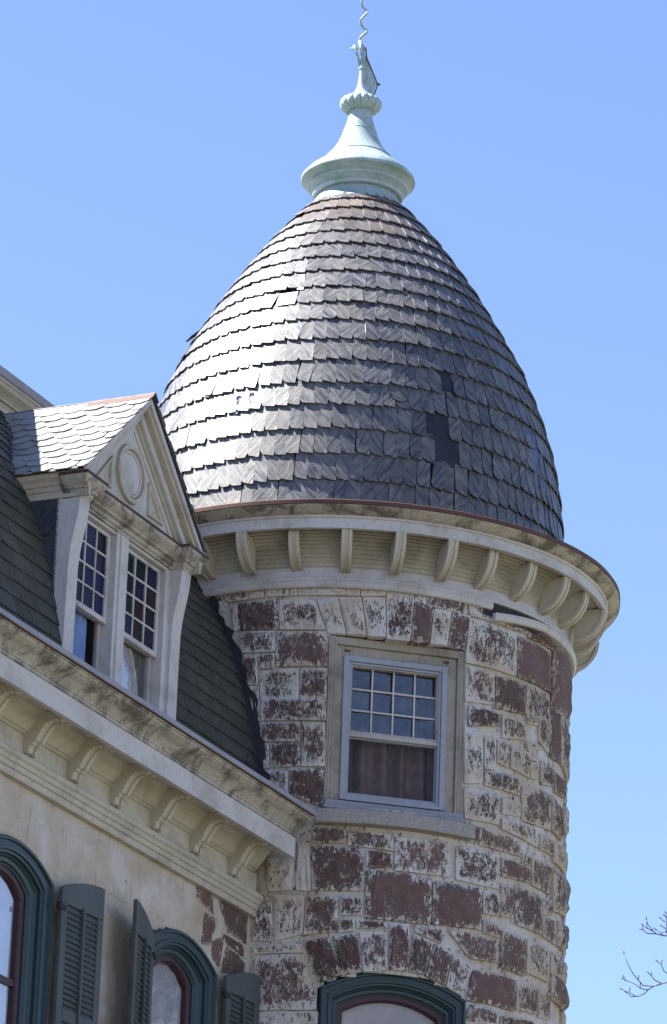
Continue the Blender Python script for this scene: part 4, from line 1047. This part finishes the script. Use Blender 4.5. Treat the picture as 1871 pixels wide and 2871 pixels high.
# pediment
HW = 1.12; kx = (DZR - DZE) / HW
def gz(s, dz): return DZR - dz - abs(s - DSC) * kx
m = MB(); P = [(DSC - 1.0, 13.66), (DSC + 1.0, 13.66), (DSC, gz(DSC, .06))]
m.add([FW(s, n_, z) for n_ in (-.05, .02) for s, z in P], [(0, 1, 2), (5, 4, 3), (0, 3, 4, 1), (1, 4, 5, 2), (2, 5, 3, 0)]); m.build('tympanum', M_white, dm)
def rake(name, d0, d1, n0, n1, mat, bot=13.69, **kw):
    """both raking members between depth d0 and d1 below the roof line"""
    for sg in (-1, 1):
        m = MB(); e0 = (DZR - d0 - bot) / kx; e1 = (DZR - d1 - bot) / kx
        q = [(DSC, DZR - d0), (DSC + sg * e0, bot), (DSC + sg * e1, bot), (DSC, DZR - d1)]
        m.add([FW(s, n_, z) for n_ in (n0, n1) for s, z in q], [(0, 1, 2, 3), (7, 6, 5, 4)] + [(i, (i + 1) % 4, 4 + (i + 1) % 4, 4 + i) for i in range(4)]); m.build(name, mat, dm, **kw)
rake('raking_fascia', .012, .075, .0, .175, M_white, bevel=.003)
rake('raking_moulding', .0755, .115, .0, .150, M_cream, bevel=.006)
rake('raking_moulding', .1155, .20, .0, .095, M_white, bevel=.008)
rake('raking_moulding', .2005, .235, .0, .055, M_cream, bevel=.006)
rake('raking_moulding', .2355, .30, .0, .034, M_white, bevel=.004)
def ringm(name, cs, cz, r0, r1, n0, n1, mat):
    m = MB(); N_ = 48
    m.sweep(lambda i: [FW(cs + r * math.sin(2 * pi * i / N_), n_, cz + r * math.cos(2 * pi * i / N_)) for r, n_ in ((r0, n0), (r0 + .006, n1), (r1 - .006, n1), (r1, n0))], N_ + 1, False)
    return m.build(name, mat, dm, auto=True)
OC = (-4.765, 14.045)
ringm('oval_moulding', OC[0], OC[1], .205, .255, .018, .052, M_cream); ringm('oval_moulding', OC[0], OC[1], .170, .198, .018, .036, M_white)
m = MB(); m.add([FW(OC[0] + .17 * math.sin(2 * pi * i / 40), .026, OC[1] + .17 * math.cos(2 * pi * i / 40)) for i in range(40)], [tuple(range(40))]); m.build('oval_panel', M_white, dm)
for sg in (-1, 1):                     # little triangular panels either side
    a = (OC[0] + sg * .33, 14.10); b = (OC[0] + sg * .33, 13.80); c = (OC[0] + sg * .62, 13.80)
    cc_ = Vector(((a[0] + b[0] + c[0]) / 3, (a[1] + b[1] + c[1]) / 3)); m = MB()
    o_ = [Vector(p) for p in (a, b, c)]; i_ = [cc_ + (p - cc_) * .62 for p in o_]
    vs = [FW(p.x, .019, p.y) for p in o_] + [FW(p.x, .042, p.y) for p in [cc_ + (q - cc_) * .94 for q in o_]] + [FW(p.x, .042, p.y) for p in [cc_ + (q - cc_) * .7 for q in o_]] + [FW(p.x, .022, p.y) for p in i_]
    fs = []
    for L_ in range(3):
        for k in range(3): fs.append((L_ * 3 + k, L_ * 3 + (k + 1) % 3, L_ * 3 + 3 + (k + 1) % 3, L_ * 3 + 3 + k))
    fs.append((9, 10, 11)); m.add(vs, fs); m.build('triangular_panel', M_cream, dm)
# side eaves boxes
for sg in (-1, 1):
    se = DSC + sg * 1.12; m = MB()
    pf = [(0, 13.715), (.0, 13.69), (-.012, 13.68), (-.018, 13.655), (-.05, 13.63), (-.06, 13.60), (-.075, 13.595), (-.075, 13.56), (-.09, 13.555), (-.095, 13.50), (-.13, 13.50), (-.13, 13.715)]
    q = [FW(se - sg * (-a) if False else se + sg * a, 0, z) for a, z in pf]
    m.sweep(lambda i: [Vector((p.x, -((.19, -.75)[i]), p.z)) for p in q], 2, True); m.build('side_eave', M_cream, dm, bevel=.002)
# cheeks
for sg in (-1, 1):
    sx_ = DS0 if sg < 0 else DS1; m = MB()
    P = [(-.02, 11.9), (-.02, 13.55), (-.42, 13.55)] + [(nM(z) - .03, z) for z in (13.4, 13.1, 12.8, 12.5, 12.2)]
    m.add([FW(sx_ - sg * -.0 + sg * 0 - sg * (.02 * k), n_, z) for k in (0, 1) for n_, z in P], [tuple(range(len(P))), tuple(reversed(range(len(P), 2 * len(P))))]); m.build('cheek', M_slateblue, dm)
dsetc = slate_set('cheek_slate', M_slateblue, 'hex', .2, .2, 21); items = []
z = 12.0; row = 0
while z < 13.45:
    n_ = .06 - (.09 if row % 2 else 0)
    while n_ > nM(z) - .05:
        P = FW(DS0 - .004, min(n_ - .09, -.09 + .0), z) if False else FW(DS0 - .004, n_ - .09, z)
        if n_ - .09 < -.165:
            T = Vector((0, 0, 1)); X = Vector((0, -1, 0)); Nn = X.cross(T).normalized()
            items.append((1, slate_matrix(P, X, T, Nn, .175, .23, .006, .010, 0, R(rnd.gauss(0, .6))), rnd.randrange(NV)))
        n_ -= .18
    z += .15; row += 1
place_slates(items, 'cheek_slate', M_slateblue, dsetc, dm)
# dormer roof
sl_len = math.hypot(1.13, 1.13 * kx); up_l = Vector((1, 0, kx)).normalized()
for sg, nm_ in ((-1, 'l'), (1, 'r')):
    U = Vector((-sg, 0, kx)).normalized(); Eb = Vector((DSC + sg * 1.13, 0, DZR - 1.13 * kx)); Nn = Vector((sg * kx, 0, 1)).normalized()
    m = MB(); A_ = Eb; B_ = Vector((DSC, 0, DZR)); 
    m.add([Vector((A_.x, -.185, A_.z - .004)), Vector((B_.x, -.185, B_.z - .004)), Vector((B_.x, 1.35, B_.z - .004)), Vector((A_.x, .55, A_.z - .004))], [(0, 1, 2, 3)])
    o = m.build('roof_boards', M_felt, dm); s_ = o.modifiers.new('s', 'SOLIDIFY'); s_.thickness = .01; s_.offset = 0
dset3 = slate_set('roof_slate', M_slate3, 'hex', .2, .2, 31)
itemsL = []; itemsR = []
for sg, its in ((-1, itemsL), (1, itemsR)):
    U = Vector((-sg, 0, kx)).normalized(); Nn = Vector((sg * kx, 0, 1)).normalized(); X = U.cross(Nn).normalized()
    nrow = 10; ex = (sl_len - .03) / nrow
    for r_i in range(nrow):
        P0 = Vector((DSC + sg * 1.135, 0, DZR - 1.135 * kx)) + U * (ex * r_i)
        zc = P0.z + .1; nb_ = nM(min(zc, 14.9)) - .12
        n_ = .20 - .105 + (.0 if r_i % 2 else .105)
        while n_ > nb_:
            wd = .208; n_c = n_
            if n_ + wd / 2 > .21: n_c = .21 - wd * .25; wd_ = wd * .5
            else: wd_ = wd
            P = Vector((P0.x, -n_c, P0.z))
            its.append((1 if sg < 0 else 0, slate_matrix(P, X, U, Nn, wd_ * .985, ex + .06, .007, rnd.uniform(.010, .015), R(rnd.uniform(-.8, .8)), R(rnd.gauss(0, .8))), rnd.randrange(NV)))
            n_ -= wd
place_slates(itemsL + itemsR, 'roof_slate', M_slate3, dset3, dm)
m = MB(); rc = [(-.065, -.058), (-.014, -.002), (0, .012), (.014, -.002), (.065, -.058), (.06, -.066), (0, -.006), (-.06, -.066)]
m.sweep(lambda i: [Vector((DSC + a, -(.212 - .62 * i / 20), DZR + .020 + b + .004 * mnoise.noise(Vector((i, 0, 0))))) for a, b in rc], 21, True); m.build('ridge_cap', M_rust, dm)
m = MB(); m.sweep(lambda i: [Vector((DSC + a * .9, -(-.41 - .9 * i / 20), DZR + .014 + b + .004 * mnoise.noise(Vector((i, 9, 0))))) for a, b in rc], 21, True); m.build('ridge_cap', M_lead, dm)

# ================================================================== TREE
TW = [[(2.71, 9.134),(2.574, 9.11),(2.506, 9.096),(2.462, 9.081),(2.412, 9.063),(2.335, 9.064),(2.299, 9.105),(2.267, 9.141),(2.239, 9.186),(2.212, 9.243),(2.194, 9.302)], [(2.412, 9.063),(2.372, 9.036),(2.336, 9.037),(2.304, 9.052),(2.277, 9.072),(2.245, 9.087),(2.213, 9.095),(2.195, 9.124)], [(2.372, 9.036),(2.35, 9.01),(2.309, 8.987),(2.278, 8.986),(2.232, 9.01),(2.181, 9.033)], [(2.309, 8.987),(2.251, 8.979),(2.214, 9.009)], [(2.232, 9.01),(2.237, 9.028)], [(2.462, 9.088),(2.421, 9.105),(2.393, 9.136),(2.371, 9.158)], [(2.393, 9.136),(2.393, 9.155)], [(2.299, 9.105),(2.301, 9.128)], [(2.313, 9.05),(2.313, 9.073)], [(2.213, 9.095),(2.188, 9.11)], [(2.619, 9.135),(2.506, 9.159),(2.484, 9.174),(2.461, 9.224),(2.435, 9.246)], [(2.461, 9.224),(2.467, 9.25)], [(2.708, 9.454),(2.504, 9.437),(2.477, 9.436),(2.425, 9.448),(2.359, 9.448),(2.332, 9.473),(2.328, 9.491)], [(2.425, 9.448),(2.404, 9.466),(2.363, 9.516),(2.352, 9.56)], [(2.404, 9.466),(2.356, 9.488),(2.327, 9.512)], [(2.356, 9.488),(2.356, 9.53)], [(2.477, 9.436),(2.454, 9.459),(2.42, 9.481)], [(2.504, 9.447),(2.495, 9.488),(2.498, 9.596),(2.491, 9.605)], [(2.495, 9.488),(2.463, 9.508)], [(2.487, 9.537),(2.455, 9.564)], [(2.498, 9.572),(2.482, 9.586)], [(2.454, 9.456),(2.499, 9.467)], [(2.332, 9.473),(2.318, 9.477)]]
tree = tag(empty('bare_tree', (6.5, 30.5, 0)), 'leafless tree whose thin budding twigs reach in at the lower right', 'tree')
def tl(x, z, y=30.0): return (x - 6.5, y - 30.5, z)
m = MB(); m.tube([(0, 0, 0), (.05, 0, 2.5), (-.05, .05, 5), (.1, .1, 8), (.3, .1, 11), (.2, 0, 14), (.4, .1, 18)], .22, 12, .04); m.build('trunk', M_bark, tree, smooth=True)
roots = {0: (8.2, .1), 10: (8.0, .1), 12: (8.7, .15)}
for gi, (idxs, root) in enumerate((((0, 1, 2, 3, 4, 5, 6, 7, 8, 9), (8.0, .1)), ((10, 11), (8.2, .1)), (tuple(range(12, 23)), (8.5, .12)))):
    m = MB()
    for k in idxs:
        P = [tl(x, z) for x, z in TW[k]]
        if k in (0, 10, 12):
            e = Vector(P[0]); rb = Vector((.1, .1, root[0]))
            pre = [rb + (e - rb) * (i / 8) + Vector((0, 0, .25 * math.sin(pi * i / 8) - .1 * math.sin(2 * pi * i / 8))) + Vector((mnoise.noise(Vector((i, k, 0))) * .06,) * 3) for i in range(8)]
            m.tube(pre + [e], .035, 7, .008)
            for b_ in range(5):
                q = pre[3 + b_ % 5]; d = Vector((rnd.uniform(-.7, .2), rnd.uniform(-.5, .5), rnd.uniform(.3, .8)))
                m.tube([q, q + d * .2 + Vector((.03, .02, .0)), q + d * .42 + Vector((0, -.03, .04)), q + d * .6 + Vector((.04, 0, .12)), q + d * .8 + Vector((0, .02, .22))], .008, 5, .003) if q.x > -3.4 else None
        m.tube(P, .0058 if k in (0, 12) else .0042, 6, .0026)
        e = Vector(P[-1]); d = (Vector(P[-1]) - Vector(P[-2])).normalized()
        m.tube([e - d * .006, e + d * .004, e + d * .014, e + d * .022], .0052, 6, .002)
    m.build('branch', M_bark, tree, smooth=True)
m = MB()
for k in range(90):
    h = rnd.uniform(5, 18); a = rnd.uniform(-1.2, 1.2) if h < 12 else rnd.uniform(-3.14, 3.14); L_ = rnd.uniform(1, 2.3) * (.75 if abs(a) > 1.3 else 1)
    p = Vector((.1, .05, h)); d = Vector((math.cos(a), math.sin(a), rnd.uniform(.3, .9))); pts = [p + d * L_ * t + Vector((0, 0, .3 * t * t)) for t in (0, .3, .6, 1)]
    m.tube(pts, .03, 6, .006)
    for _ in range(4):
        q = pts[rnd.choice([1, 2, 3])]; dd = Vector((rnd.uniform(-.1, 1) if h < 12 else rnd.uniform(-.8, .8), rnd.uniform(-1, 1), rnd.uniform(.2, 1))) * .7; m.tube([q, q + dd * .5, q + dd], .009, 5, .003)
m.build('crown', M_bark, tree, smooth=True)
